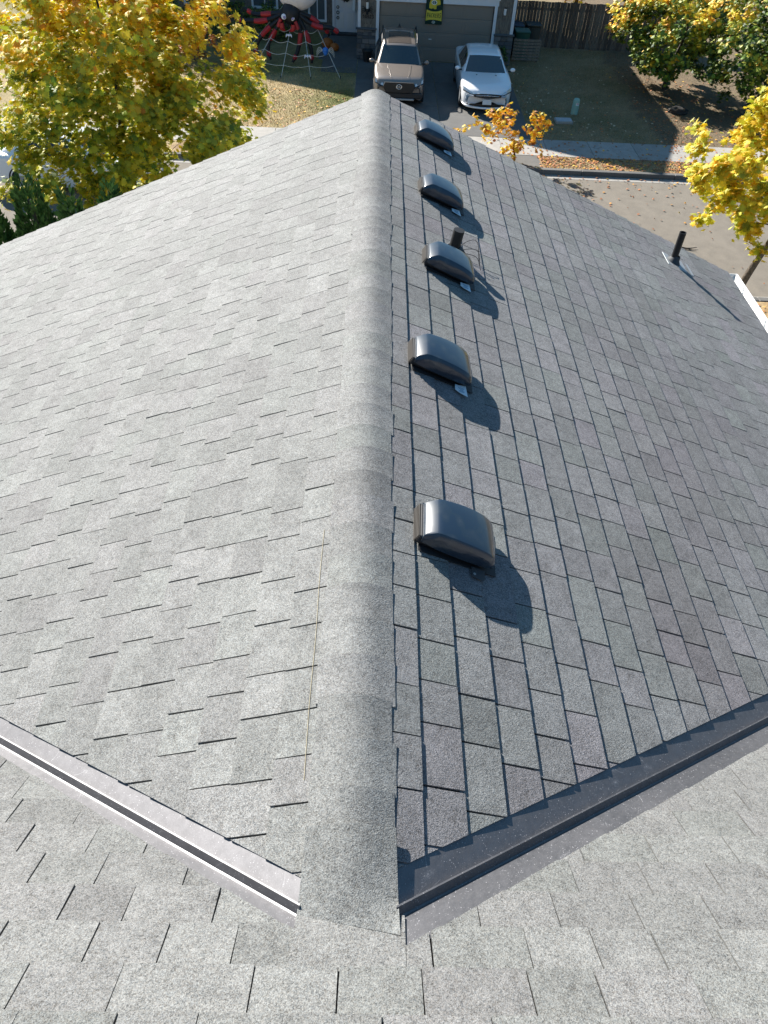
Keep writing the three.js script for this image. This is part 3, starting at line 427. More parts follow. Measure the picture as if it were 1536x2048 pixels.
  // roofs: two slabs each, overhanging
  const rs = (pts, f0, f1) => { const sh = shape(pts), g = new THREE.ExtrudeGeometry(sh, { depth: f1 - f0, bevelEnabled: false }); g.translate(0, 0, -f1); return g; };
  mesh('roof', merged([rs([[-1.3, 6.55], [1.2, 8.2], [6.0, 4.98], [6.0, 4.78], [1.2, 8.0], [-1.3, 6.35]], F - 0.4, F + 9.8), rs([[-11.6, 3.85], [-5.6, 7.1], [-0.87, 6.6], [-0.87, 6.4], [-5.6, 6.9], [-11.6, 3.65]], FL - 0.4, FL + 8.2)]), mat({ color: C(0.1, 0.1, 0.1), map: granules, roughness: 0.95 }), H);
}
const font = await new FontLoader().loadAsync('fonts/droid/droid_sans_bold.typeface.json');
{ // house number
  const g = new TextGeometry('10923', { font, size: 0.12, depth: 0.012, curveSegments: 3 }); g.computeBoundingBox(); const b = g.boundingBox; g.translate(-(b.min.x + b.max.x) / 2, 0, 0); g.translate(-0.45, 1.46, -34.6 + 0.024); mesh('house_number', g, M.black, garageHouse);
}
// football banner on the garage door
{
  const cv = document.createElement('canvas'); cv.width = 320; cv.height = 512; const x = cv.getContext('2d');
  x.fillStyle = '#123328'; x.fillRect(0, 0, 320, 512);
  // helmet
  x.fillStyle = '#d9c23c'; x.beginPath(); x.moveTo(60, 250); x.quadraticCurveTo(50, 90, 165, 82); x.quadraticCurveTo(275, 86, 272, 190); x.lineTo(215, 200); x.quadraticCurveTo(190, 215, 200, 258); x.lineTo(165, 268); x.quadraticCurveTo(140, 240, 110, 262); x.closePath(); x.fill();
  x.strokeStyle = '#2c3f35'; x.lineWidth = 12; x.beginPath(); x.moveTo(205, 215); x.lineTo(290, 222); x.lineTo(280, 268); x.lineTo(200, 262); x.moveTo(245, 218); x.lineTo(243, 266); x.stroke();
  x.strokeStyle = '#f2f2e8'; x.lineWidth = 16; x.beginPath(); x.ellipse(152, 160, 44, 30, 0, 0, 6.283); x.stroke(); x.fillStyle = '#1c4634'; x.beginPath(); x.ellipse(152, 160, 38, 25, 0, 0, 6.283); x.fill();
  x.fillStyle = '#f5f5ee'; x.font = 'bold 46px sans-serif'; x.textAlign = 'center'; x.fillText('G', 152, 177);
  // ribbon
  x.fillStyle = '#dcca4a'; x.beginPath(); x.moveTo(18, 275); x.quadraticCurveTo(160, 330, 302, 275); x.lineTo(312, 455); x.quadraticCurveTo(160, 415, 8, 455); x.closePath(); x.fill();
  x.fillStyle = '#10291f'; x.font = 'bold 66px sans-serif'; const word = 'PACKERS'; x.textAlign = 'center'; x.textBaseline = 'middle';
  for (let i = 0; i < 7; i++) { x.save(); x.translate(44 + i * 39, 366 - (1 - Math.pow((i - 3) / 3, 2)) * -2); x.scale(0.8, 1.75 - 0.4 * (1 - Math.pow((i - 3) / 3, 2))); x.fillText(word[i], 0, 0); x.restore(); }
  x.textBaseline = 'alphabetic'; x.strokeStyle = '#e8e8dc'; x.lineWidth = 8; x.beginPath(); x.ellipse(160, 474, 26, 18, 0, 0, 6.283); x.stroke(); x.fillStyle = '#e8e8dc'; x.font = 'bold 26px sans-serif'; x.fillText('G', 160, 484);
  const t = new THREE.CanvasTexture(cv); t.colorSpace = THREE.SRGBColorSpace;
  const b = thing('wall_banner', 'dark green and gold football banner with a helmet hanging on the garage door', 'banner', [2.2, 1.36, -34.6 + 0.045]);
  const cloth = new THREE.PlaneGeometry(0.68, 1.08, 12, 4); const p = cloth.attributes.position; for (let i = 0; i < p.count; i++) p.setZ(i, Math.sin(p.getX(i) * 14) * 0.008); cloth.computeVertexNormals(); cloth.translate(0, 0.54, 0);
  mesh('cloth', cloth, mat({ map: t, roughness: 0.85 }), b); mesh('rod', new THREE.CylinderGeometry(0.012, 0.012, 0.74, 8).rotateZ(Math.PI / 2).translate(0, 1.085, 0), M.black, b);
}
// wreath, hanging ghost, spider ornament by the entrance
{
  const w = thing('door_wreath', 'dark twiggy wreath hanging on the pale front door', 'wreath', [-1.5, 1.5, -38.4 + 0.09]); const r = rng(81), l = [];
  for (let i = 0; i < 160; i++) { const a = r() * 6.283, R = 0.22 + (r() - 0.5) * 0.1; const g = new THREE.ConeGeometry(0.016, 0.14, 4); g.rotateZ(a + (r() - 0.5) * 2); g.rotateX((r() - 0.5)); g.translate(Math.cos(a) * R, Math.sin(a) * R, (r() - 0.5) * 0.07); l.push(g); }
  mesh('twigs', merged(l), M.black, w); mesh('ring', new THREE.TorusGeometry(0.22, 0.04, 8, 28), M.darkBark, w);
  const gh = thing('cloth_ghost', 'small white cloth ghost hanging beside the front door', 'decoration', [-1.1, 0.95, -38.4 + 0.2]);
  const prof = [[0.1, 0], [0.085, 0.2], [0.07, 0.42], [0.085, 0.52], [0.06, 0.62], [0.001, 0.65]].map(([x, y]) => new THREE.Vector2(x, y)); const gg = new THREE.LatheGeometry(prof, 20); const p = gg.attributes.position; for (let i = 0; i < p.count; i++) { const a = Math.atan2(p.getZ(i), p.getX(i)), k = 1 + 0.2 * Math.sin(a * 5) * (1 - p.getY(i) / 0.65); p.setX(i, p.getX(i) * k); p.setZ(i, p.getZ(i) * k); } gg.computeVertexNormals(); mesh('sheet', gg, M.white, gh);
  mesh('cord', new THREE.CylinderGeometry(0.004, 0.004, 0.5, 4).translate(0, 0.9, 0), M.white, gh);
  const sp = thing('spider_ornament', 'flat black spider ornament on the siding above the house number', 'decoration', [-0.49, 1.74, -34.6 + 0.05]);
  mesh('body', merged([new THREE.SphereGeometry(0.075, 14, 10).scale(1, 1.25, 0.5), new THREE.SphereGeometry(0.05, 12, 8).scale(1, 1, 0.6).translate(0, -0.11, 0)]), M.black, sp);
  for (const s of [-1, 1]) for (let i = 0; i < 4; i++) { const a = -0.75 + i * 0.5; mesh('leg', taper([V(s * 0.05, -0.03, 0), V(s * 0.13, Math.sin(a) * 0.12 + 0.03, 0.03), V(s * 0.24, Math.sin(a) * 0.2 - 0.02, 0)], [0.012, 0.012, 0.006], 8, 5), M.black, sp); }
  const l3 = []; for (const [y, s] of [[0.6, 0.05], [0.8, 0.055], [1.0, 0.05]]) l3.push(new THREE.TorusGeometry(s, 0.018, 6, 12).translate(-1.86, y, -38.4 + 0.04)); mesh('door_ornament', merged(l3), M.black, garageHouse);
}

// fence behind the side yard
{
  const f = thing('board_fence', 'weathered brown board fence running from the siding house to the big shrubs', 'fence'); const r = rng(91), F = 37.6;
  let x = 5.6, i = 0; while (x < 14.5) { const w = 0.135 + r() * 0.012; const b = uvXY(new THREE.BoxGeometry(w - 0.008, 1.72 + (r() - 0.5) * 0.05, 0.022)); const o = mesh('board', b, M.fence[r() * 4 | 0], f); o.position.set(x + w / 2, 0.87, -F + (r() - 0.5) * 0.012); o.rotation.z = (r() - 0.5) * 0.012; x += w; i++; }
  for (let k = 0; k < 5; k++) mesh('post', box(0.1, 1.7, 0.1, 5.9 + k * 2.1, 0.84, -F - 0.09), M.fence[2], f);
  for (const y of [0.3, 1.45]) mesh('rail', box(8.9, 0.09, 0.04, 10.05, y, -F - 0.035), M.fence[2], f);
}
// pallet screen and wheeled bins
{
  const p = thing('slatted_screen', 'small grey wooden slatted screen hiding the wheeled bins beside the garage', 'screen', [6.28, 0, -35.3]);
  for (let i = 0; i < 7; i++) { const o = mesh('slat', uvXY(new RoundedBoxGeometry(1.16, 0.085, 0.022, 1, 0.005)), mat({ color: C(0.3, 0.27, 0.22), map: woodTex, roughness: 0.9 }), p); o.position.set(0, 0.1 + i * 0.115, 0.02); o.rotation.z = (i % 3 - 1) * 0.004; }
  for (const x of [-0.5, 0.05, 0.5]) mesh('batten', box(0.07, 0.85, 0.04, x, 0.43, -0.02), M.fence[1], p);
  const bin = (label, x, f, y, m) => { const b = thing('wheeled_bin', label, 'bin', [x, 0, -f], 0, 'wheeled bins beside the garage'); const sec = [[0.23, 0], [0.29, 0.95]]; const body = new THREE.CylinderGeometry(0.42, 0.34, 0.95, 4, 1); body.rotateY(Math.PI / 4); body.translate(0, 0.5, 0); mesh('body', body, m, b); mesh('lid', rbox(0.64, 0.07, 0.68, 0.03, 0, y, 0), m, b); mesh('handle', new THREE.CylinderGeometry(0.018, 0.018, 0.5, 8).rotateZ(Math.PI / 2).translate(0, y, -0.36), M.black, b); for (const s of [-1, 1]) mesh('wheel', new THREE.CylinderGeometry(0.12, 0.12, 0.06, 16).rotateZ(Math.PI / 2).translate(s * 0.27, 0.12, -0.28), M.tyre, b); };
  bin('green lidded wheeled bin just behind the slatted screen', 6.1, 35.9, 1.0, mat({ color: C(0.03, 0.11, 0.08), roughness: 0.5 })); bin('dark blue wheeled bin standing against the board fence behind the green bin', 5.95, 36.8, 1.02, mat({ color: C(0.03, 0.05, 0.08), roughness: 0.5 })); bin('dark grey wheeled bin against the fence, farther from the garage wall', 6.7, 36.9, 1.04, mat({ color: C(0.045, 0.055, 0.055), roughness: 0.5 }));
}
// utility pedestal and handhole in the side lawn
{
  const p = thing('utility_pedestal', 'pale green round utility pedestal standing in the shaded side lawn', 'utility pedestal', [7.3, 0, -29.0]);
  p.scale.set(0.8, 0.6, 0.8); const m = mat({ color: C(0.27, 0.45, 0.38), roughness: 0.6 });
  mesh('post', new THREE.LatheGeometry([[0.16, 0], [0.155, 0.5], [0.15, 0.78], [0.12, 0.85], [0.06, 0.88], [0.001, 0.885]].map(([x, y]) => new THREE.Vector2(x, y)), 24), m, p); mesh('collar', new THREE.CylinderGeometry(0.165, 0.165, 0.03, 24).translate(0, 0.42, 0), m, p);
  mesh('warning_plate', rbox(0.12, 0.14, 0.01, 0.003, 0.03, 0.6, 0.152), M.paper, p); mesh('plate_mark', rbox(0.09, 0.04, 0.004, 0.001, 0.03, 0.63, 0.16), mat({ color: C(0.45, 0.05, 0.04) }), p);
  const h = thing('handhole_box', 'pale grey utility box lid set in the lawn beside the green pedestal', 'utility box', [6.75, 0, -28.1], 0.05);
  mesh('frame', rbox(0.62, 0.1, 0.44, 0.02, 0, 0.03, 0), M.concrete[2], h); mesh('lid', rbox(0.54, 0.02, 0.36, 0.01, 0, 0.085, 0), mat({ color: C(0.5, 0.52, 0.54), roughness: 0.8, map: asphaltTex }), h);
}
// pots and pumpkins
{
  const pot = thing('black_planter', 'black planter pot in front of the stone base left of the garage door', 'planter', [-0.45, 0, -34.25]);
  mesh('pot', new THREE.LatheGeometry([[0.15, 0], [0.2, 0.35], [0.23, 0.42], [0.2, 0.43], [0.17, 0.36]].map(([x, y]) => new THREE.Vector2(x, y)), 22), M.black, pot); mesh('soil', new THREE.CylinderGeometry(0.18, 0.18, 0.02, 16).translate(0, 0.37, 0), M.darkBark, pot);
  const pumpkin = (label, x, y, f, s) => { const p = thing('pumpkin', label, 'pumpkin', [x, y, -f], 0, 'pumpkins by the walkway'); const g = new THREE.SphereGeometry(1, 32, 16), q = g.attributes.position; for (let i = 0; i < q.count; i++) { const a = Math.atan2(q.getZ(i), q.getX(i)), k = 1 - 0.09 * Math.pow(Math.abs(Math.sin(a * 5)), 0.6) * Math.hypot(q.getX(i), q.getZ(i)); q.setXYZ(i, q.getX(i) * k * s, q.getY(i) * s * 0.78 + s * 0.75, q.getZ(i) * k * s); } g.computeVertexNormals(); mesh('shell', g, mat({ color: C(0.42, 0.13, 0.02), roughness: 0.55 }), p); mesh('stem', taper([V(0, s * 1.45, 0), V(0.01, s * 1.65, 0), V(s * 0.2, s * 1.8, 0)], [s * 0.14, s * 0.1, s * 0.09], 5, 6), M.darkBark, p); };
  pumpkin('orange pumpkin by the walkway, the larger of the two', -2.2, 0, 35.9, 0.26); pumpkin('smaller orange pumpkin tucked against the larger one', -1.88, 0, 35.55, 0.2);
}

// =================================================================== INFLATABLE SPIDER AND ROPE WEB
{
  const Z = -33.6, red = phys({ color: C(0.42, 0.025, 0.03), roughness: 0.5, sheen: 0.3 }), blk = phys({ color: C(0.012, 0.013, 0.016), roughness: 0.55, sheen: 0.3 }), wht = mat({ color: C(0.84, 0.84, 0.92), roughness: 0.6 });
  const s = thing('inflatable_spider', 'giant black and red inflatable spider with white abdomen and round eyes on the front lawn', 'inflatable spider', [-3.45, 0, Z]);
  const rel = (x, y, dz = 0) => V(x + 3.45, y, dz);
  const ab = new THREE.SphereGeometry(1, 40, 28); { const p = ab.attributes.position; for (let i = 0; i < p.count; i++) { const x = p.getX(i), y = p.getY(i), z = p.getZ(i), k = 1 + 0.012 * Math.cos(Math.atan2(z, x) * 12); p.setXYZ(i, x * 0.86 * k, y * 0.78, z * 0.95 * k); } ab.computeVertexNormals(); ab.translate(0.22, 2.5, -0.5); } mesh('abdomen', ab, wht, s);
  const hd = new THREE.SphereGeometry(1, 32, 22); hd.scale(0.36, 0.42, 0.4); hd.rotateZ(0.05); hd.translate(-0.02, 1.72, 0.0); mesh('head', hd, blk, s);
  for (const [x, y] of [[-3.72, 1.66], [-3.4, 1.63]]) { const e = mesh('eye', new THREE.SphereGeometry(0.1, 20, 14).scale(1, 1, 0.5).translate(x + 3.45, y, 0.33), wht, s); mesh('iris', new THREE.SphereGeometry(0.05, 14, 10).scale(1, 1, 0.4).translate(x + 3.45 + 0.02, y - 0.01, 0.37), mat({ color: C(0.35, 0.3, 0.55) }), e); }
  for (const pts of [[[-3.82, 1.46], [-3.8, 1.27], [-3.68, 1.16]], [[-3.36, 1.42], [-3.38, 1.26], [-3.54, 1.16]]]) mesh('fang', taper(pts.map(([x, y], i) => rel(x, y, 0.3 - i * 0.02)), [0.085, 0.1, 0.012], 10, 10), red, s);
  for (const pts of [[[-3.85, 1.56], [-3.98, 1.3]], [[-3.3, 1.5], [-3.19, 1.24]]]) mesh('palp', tube(pts.map(([x, y]) => rel(x, y, 0.22)), 0.075, 5, 10), red, s);
  const legs = [
    [[[-3.7, 1.75], [-4.19, 1.66], [-4.63, 1.6], [-4.98, 1.59], [-5.32, 1.75]], -0.3], [[[-3.75, 1.7], [-4.3, 1.49], [-4.74, 1.4], [-5.1, 1.41], [-5.45, 1.4], [-5.79, 1.56]], 0],
    [[[-3.8, 1.6], [-4.39, 1.18], [-4.66, 0.93], [-4.89, 0.61], [-4.98, 0.22]], 0.1], [[[-3.75, 1.6], [-4.24, 0.95], [-4.4, 0.69], [-4.44, 0.46], [-4.34, 0.14]], 0.2],
    [[[-3.25, 1.6], [-3.13, 1.2], [-3.15, 0.82], [-3.22, 0.56], [-3.29, 0.38], [-3.47, 0.08]], 0.2], [[[-3.2, 1.65], [-2.9, 1.07], [-2.76, 0.7], [-2.69, 0.39], [-2.7, 0.05]], 0.1],
    [[[-3.2, 1.75], [-2.73, 1.6], [-2.45, 1.42], [-2.14, 1.2], [-2.0, 0.95]], -0.3], [[[-3.2, 1.7], [-2.77, 1.44], [-2.38, 1.3], [-1.9, 1.29], [-1.5, 1.08]], 0]];
  for (const [pts, dz] of legs) {
    const c = new THREE.CatmullRomCurve3(pts.map(([x, y], i) => rel(x, y, dz * i / (pts.length - 1)))), at = (t0, t1, n) => Array.from({ length: n }, (_, i) => c.getPointAt(mix(t0, t1, i / (n - 1))));
    const leg = mesh('leg', taper(at(0, 1, 9), [0.09, 0.085, 0.085, 0.08, 0.05], 18, 10), blk, s);
    for (const [a, b, r0, r1] of [[0.33, 0.58, 0.1, 0.095], [0.82, 0.995, 0.088, 0.03]]) mesh('red_band', taper(at(a, b, 5), [r0 * 0.9, r0, r0, r1, r1 * 0.9], 10, 10), red, leg);
  }
  // rope web: radial ropes from the ground to the porch, swags between them
  const w = thing('rope_web', 'pale rope spider web stretched from the lawn up under the inflatable spider', 'rope web'); const top = V(-3.3, 2.25, -35.3), rope = mat({ color: C(0.66, 0.64, 0.56), roughness: 0.9 });
  const feet = [[-5.8, 32.5], [-4.97, 32.05], [-3.75, 31.48], [-2.59, 31.53], [-1.45, 31.76]].map(([x, f]) => V(x, 0.02, -f)); const P = (i, t) => feet[i].clone().lerp(top, t);
  feet.forEach((f, i) => { mesh('rope', tube([P(i, 0), P(i, 0.5), P(i, 1)], 0.011, 6, 5), rope, w); mesh('peg', new THREE.ConeGeometry(0.025, 0.16, 6).rotateX(Math.PI).translate(f.x, 0.03, f.z), M.black, w); });
  for (const [t, sag] of [[0.14, 0.0], [0.27, 0.05], [0.4, 0.06], [0.53, 0.08]]) for (let i = 0; i < 4; i++) { const a = P(i, t), b = P(i + 1, t), m = a.clone().lerp(b, 0.5); m.y -= sag + 0.05; m.z += 0.02; mesh('swag', tube([a, a.clone().lerp(m, 0.55).add(V(0, -0.02, 0)), m, b.clone().lerp(m, 0.55).add(V(0, -0.02, 0)), b], 0.009, 12, 5), rope, w); }
  // two small hangers on the web
  const small = (label, p, m, rr) => { const k = thing('web_spider', label, 'decoration', [p.x, p.y, p.z], 0, 'small spiders on the rope web'); mesh('body', merged([new THREE.SphereGeometry(rr, 16, 12), new THREE.SphereGeometry(rr * 0.6, 12, 10).translate(0, -rr * 0.7, rr * 0.7)]), m, k); for (const sgn of [-1, 1]) for (let i = 0; i < 4; i++) mesh('leg', taper([V(sgn * rr * 0.7, 0, 0), V(sgn * rr * 2, rr * (1 - i * 0.5), 0.03), V(sgn * rr * 3, -rr * (0.4 + i * 0.5), 0.05)], [0.012, 0.012, 0.006], 8, 5), m === wht ? wht : rope, k); };
  small('small blue spider ornament on the outermost strand of the rope web', P(4, 0.3).add(V(-0.08, 0.02, 0.08)), mat({ color: C(0.04, 0.2, 0.6), roughness: 0.5 }), 0.12);
  small('small white spider ornament clinging to the second strand from the walkway', P(3, 0.24).add(V(0, 0.03, 0.06)), wht, 0.045);
  small('small white spider ornament high on the middle strand of the rope web', P(2, 0.46).add(V(0, 0.03, 0.06)), wht, 0.04);
}

// =================================================================== CARS
function loft(secs, closeEnds = true) {
  const n = secs[0].length, pos = [], idx = []; for (const s of secs) for (const p of s) pos.push(p.x, p.y, p.z);
  for (let i = 0; i < secs.length - 1; i++) for (let j = 0; j < n - 1; j++) { const a = i * n + j, b = a + 1, c = a + n, d = c + 1; idx.push(a, b, c, b, d, c); }
  if (closeEnds) for (const i of [0, secs.length - 1]) { const c = secs[i].reduce((q, p) => q.add(p), V(0, 0, 0)).multiplyScalar(1 / n); const k = pos.length / 3; pos.push(c.x, c.y, c.z); for (let j = 0; j < n - 1; j++) { const a = i * n + j; i ? idx.push(a, k, a + 1) : idx.push(a, a + 1, k); } }
  const g = new THREE.BufferGeometry(); g.setAttribute('position', new THREE.Float32BufferAttribute(pos, 3)); g.setIndex(idx); g.computeVertexNormals(); return g;
}
function makeCar(name, label, S, paint, at, turn = 0) {
  const car = thing(name, label, 'car', at, turn), L = S.len / 2, W = S.w / 2;
  // lower body: z runs forward (+z is the nose)
  const secs = S.body.map(([t, wk, yt, yb]) => { const z = L - t * S.len, w = W * wk, m = (yt + yb) / 2, half = [[w * 0.93, yb], [w * 0.985, yb + 0.07], [w, m], [w * 0.985, yt - 0.1], [w * 0.95, yt - 0.035], [w * 0.86, yt], [w * 0.6, yt + S.crown * 0.6], [w * 0.3, yt + S.crown * 0.9]]; const pts = half.map(([x, y]) => V(-x, y, z - S.sweep * Math.pow(x / W, 2) * (t < 0.2 ? 1 - t * 5 : 0))); pts.push(V(0, yt + S.crown, z)); for (const [x, y] of half.slice().reverse()) pts.push(V(x, y, z - S.sweep * Math.pow(x / W, 2) * (t < 0.2 ? 1 - t * 5 : 0))); return pts; });
  const body = mesh('body', loft(secs), paint, car);
  // cabin sheet: rows (t, y, half width, bulge)
  const rows = S.cabin, G = (i, u) => { const k = Math.min(rows.length - 2, Math.floor(i)), f = i - k, r = rows[k].map((v, j) => mix(v, rows[k + 1][j], f)); return V(u * r[2], r[1] - 0.035 * u * u, L - r[0] * S.len - r[3] * u * u); };
  const U = []; for (let i = 0; i <= 12; i++) U.push(i / 6 - 1);
  const I = []; for (let i = 0; i <= (rows.length - 1) * 3; i++) I.push(i / 3);
  const beltY = S.belt, beltW = W * 0.93;
  const sheetSecs = I.map((i) => { const e0 = G(i, -1), e1 = G(i, 1), out = []; const dn = (e, sg) => V(sg * mix(Math.abs(e.x), beltW, clamp((e.y - beltY) / 0.2, 0, 1)), Math.min(beltY, e.y), e.z); out.push(dn(e0, -1), e0.clone().lerp(dn(e0, -1), 0.5)); for (const u of U) out.push(G(i, u)); out.push(e1.clone().lerp(dn(e1, 1), 0.5), dn(e1, 1)); return out; });
  mesh('cabin', loft(sheetSecs, false), paint, car);
  const patch = (nm, i0, i1, u0, u1, m, off) => { const s = []; for (let a = 0; a <= 8; a++) { const row = []; for (let b = 0; b <= 10; b++) { const i = mix(i0, i1, a / 8), u = mix(u0, u1, b / 10), p = G(i, u), q = G(Math.min(i + 0.02, rows.length - 1.001), u), r = G(i, u + 0.02), n = V().crossVectors(r.sub(p), q.clone().sub(p)).normalize(); if (n.y < 0) n.negate(); row.push(p.addScaledVector(n, off)); } s.push(row); } return mesh(nm, loft(s, false), m, car); };
  patch('windshield', 0.06, 0.93, -0.93, 0.93, M.glass, 0.008);
  patch('rear_window', S.rear[0], S.rear[1], -0.9, 0.9, M.glass, 0.008);
  if (S.sunroof) patch('sunroof', S.sunroof[0], S.sunroof[1], -0.66, 0.66, S.sunroofM, 0.008);
  for (const sg of [-1, 1]) for (const [i0, i1] of S.sideWin) { const s = []; for (let a = 0; a <= 8; a++) { const i = mix(i0, i1, a / 8), e = G(i, sg), b = V(sg * mix(Math.abs(e.x), beltW, clamp((e.y - beltY) / 0.2, 0, 1)), Math.min(beltY, e.y), e.z), row = []; for (const t of [0.1, 0.5, 0.94]) { const p = e.clone().lerp(b, t); p.x += sg * 0.012; row.push(p); } s.push(row); } mesh('side_window', loft(s, false), M.glass, car); }
  for (const sg of [-1, 1]) for (const z of [L - S.axle[0], L - S.axle[1]]) {
    const w = new THREE.Group(); w.name = 'wheel'; car.add(w); w.position.set(sg * (W - 0.1), S.wheelR, z);
    mesh('tyre', new THREE.LatheGeometry([[S.wheelR * 0.66, -0.1], [S.wheelR * 0.93, -0.11], [S.wheelR, -0.07], [S.wheelR, 0.07], [S.wheelR * 0.93, 0.11], [S.wheelR * 0.66, 0.1]].map(([x, y]) => new THREE.Vector2(x, y)), 28).rotateZ(Math.PI / 2), M.tyre, w);
    mesh('rim', new THREE.CylinderGeometry(S.wheelR * 0.66, S.wheelR * 0.6, 0.19, 24).rotateZ(Math.PI / 2), M.galv, w);
    mesh('wheel_arch', new THREE.TorusGeometry(S.wheelR + 0.04, 0.035, 6, 20, Math.PI).rotateY(Math.PI / 2).translate(sg * (W - 0.035), S.wheelR, z), S.archM ?? M.black, car);
  }
  for (const sg of [-1, 1]) {
    const m = mesh('mirror', new THREE.SphereGeometry(0.11, 16, 12).scale(0.85, 0.6, 0.55).translate(sg * (W + 0.09), beltY + 0.07, L - S.mirror), paint, car); mesh('mirror_arm', box(0.14, 0.035, 0.06, sg * (W - 0.01), beltY + 0.02, L - S.mirror), M.black, car);
    const h = S.head, hp = [];
    for (let a = 0; a <= 6; a++) { const row = []; for (let b = 0; b <= 4; b++) { const x = mix(h[0], h[1], a / 6), y0 = mix(h[2], h[3], a / 6), hh = mix(h[4], h[5], a / 6), y = y0 + (b / 4 - 0.5) * hh; row.push(V(sg * x * W, y, L - S.nose(x) + 0.012 - (y - y0) * 0.6)); } hp.push(row); } mesh('headlight', loft(hp, false), M.lens, car);
    const hi = hp.map((r) => [r[0], r[1].clone()].map((p) => p.clone().add(V(0, 0.004, 0.006)))); mesh('headlight_bezel', loft(hi, false), M.black, car);
  }
  S.extra(car, L, W, paint);
  return car;
}
const glassRoof = mat({ color: C(0.09, 0.075, 0.065), roughness: 0.25 });
makeCar('station_wagon', 'brownish grey sport wagon with roof rails and sunroof parked nose out before the garage', {
  len: 4.62, w: 1.84, crown: 0.03, sweep: 0.16, belt: 1.05, wheelR: 0.36, axle: [0.92, 3.6], mirror: 1.55, archM: M.black,
  body: [[0, 0.8, 0.72, 0.32], [0.012, 0.88, 0.84, 0.26], [0.03, 0.92, 0.92, 0.24], [0.07, 0.97, 0.98, 0.24], [0.16, 1, 1.03, 0.24], [0.28, 1, 1.08, 0.24], [0.5, 1, 1.08, 0.24], [0.85, 1, 1.08, 0.26], [0.96, 0.96, 1.06, 0.3], [0.99, 0.9, 1.0, 0.34], [1, 0.84, 0.9, 0.4]],
  cabin: [[0.27, 1.07, 0.8, 0.14], [0.42, 1.58, 0.64, 0.05], [0.55, 1.67, 0.62, 0], [0.72, 1.68, 0.61, 0], [0.88, 1.64, 0.6, -0.02], [0.97, 1.1, 0.74, -0.08]],
  rear: [4.1, 4.7], sunroof: [1.15, 2.9], sunroofM: glassRoof, sideWin: [[0.55, 1.95], [2.05, 3.1], [3.2, 4.2]],
  head: [0.62, 0.93, 0.76, 0.84, 0.1, 0.13], nose: (x) => 0.0 + 0.16 * x * x + 0.0 + (x > 0.6 ? (x - 0.6) * 0.35 : 0),
  extra(car, L, W, paint) {
    const gr = new THREE.Shape(); gr.moveTo(-0.5, 0.2); gr.lineTo(0.5, 0.2); gr.lineTo(0.56, 0.08); gr.lineTo(0.46, -0.1); gr.lineTo(-0.46, -0.1); gr.lineTo(-0.56, 0.08); gr.closePath();
    mesh('grille', new THREE.ExtrudeGeometry(gr, { depth: 0.05, bevelEnabled: true, bevelSize: 0.012, bevelThickness: 0.012, bevelSegments: 2 }).translate(0, 0.66, L - 0.03), M.black, car);
    const em = mesh('emblem', new THREE.TorusGeometry(0.07, 0.011, 8, 28).scale(1.35, 1, 1).translate(0, 0.74, L + 0.035), M.chrome, car); for (const [x, y, r] of [[-0.04, 0.0, 0.022], [0.01, 0.018, 0.013], [0.04, 0.0, 0.013], [0.012, -0.02, 0.013]]) mesh('emblem_star', new THREE.SphereGeometry(r, 8, 6).scale(1, 1, 0.4).translate(x, 0.74 + y, L + 0.04), M.chrome, em);
    mesh('bumper', rbox(1.68, 0.2, 0.16, 0.06, 0, 0.44, L - 0.1), M.ventDark, car); mesh('skid_plate', rbox(1.1, 0.06, 0.1, 0.02, 0, 0.33, L - 0.03), M.galv, car);
    for (const s of [-1, 1]) { mesh('fog_lamp', new THREE.CylinderGeometry(0.05, 0.05, 0.03, 14).rotateX(Math.PI / 2).translate(s * 0.72, 0.47, L - 0.09), M.lens, car); mesh('roof_rail', merged([tube([V(s * 0.64, 1.6, 0.3), V(s * 0.645, 1.7, 0.12), V(s * 0.64, 1.74, -0.7), V(s * 0.63, 1.72, -1.45), V(s * 0.62, 1.62, -1.62)], 0.022, 20, 8)]), M.black, car); mesh('hood_crease', tube([V(s * 0.3, 1.0, L - 0.18), V(s * 0.36, 1.075, L - 0.6), V(s * 0.44, 1.1, L - 1.2)], 0.005, 10, 6), paint, car); }
    mesh('roof_fin', new THREE.ConeGeometry(0.05, 0.12, 8).translate(0, 1.75, -1.5), M.black, car);
  },
}, phys({ color: C(0.24, 0.205, 0.18), metalness: 0.35, roughness: 0.38, clearcoat: 1, clearcoatRoughness: 0.06 }), [0.78, 0.016, -30.9]);
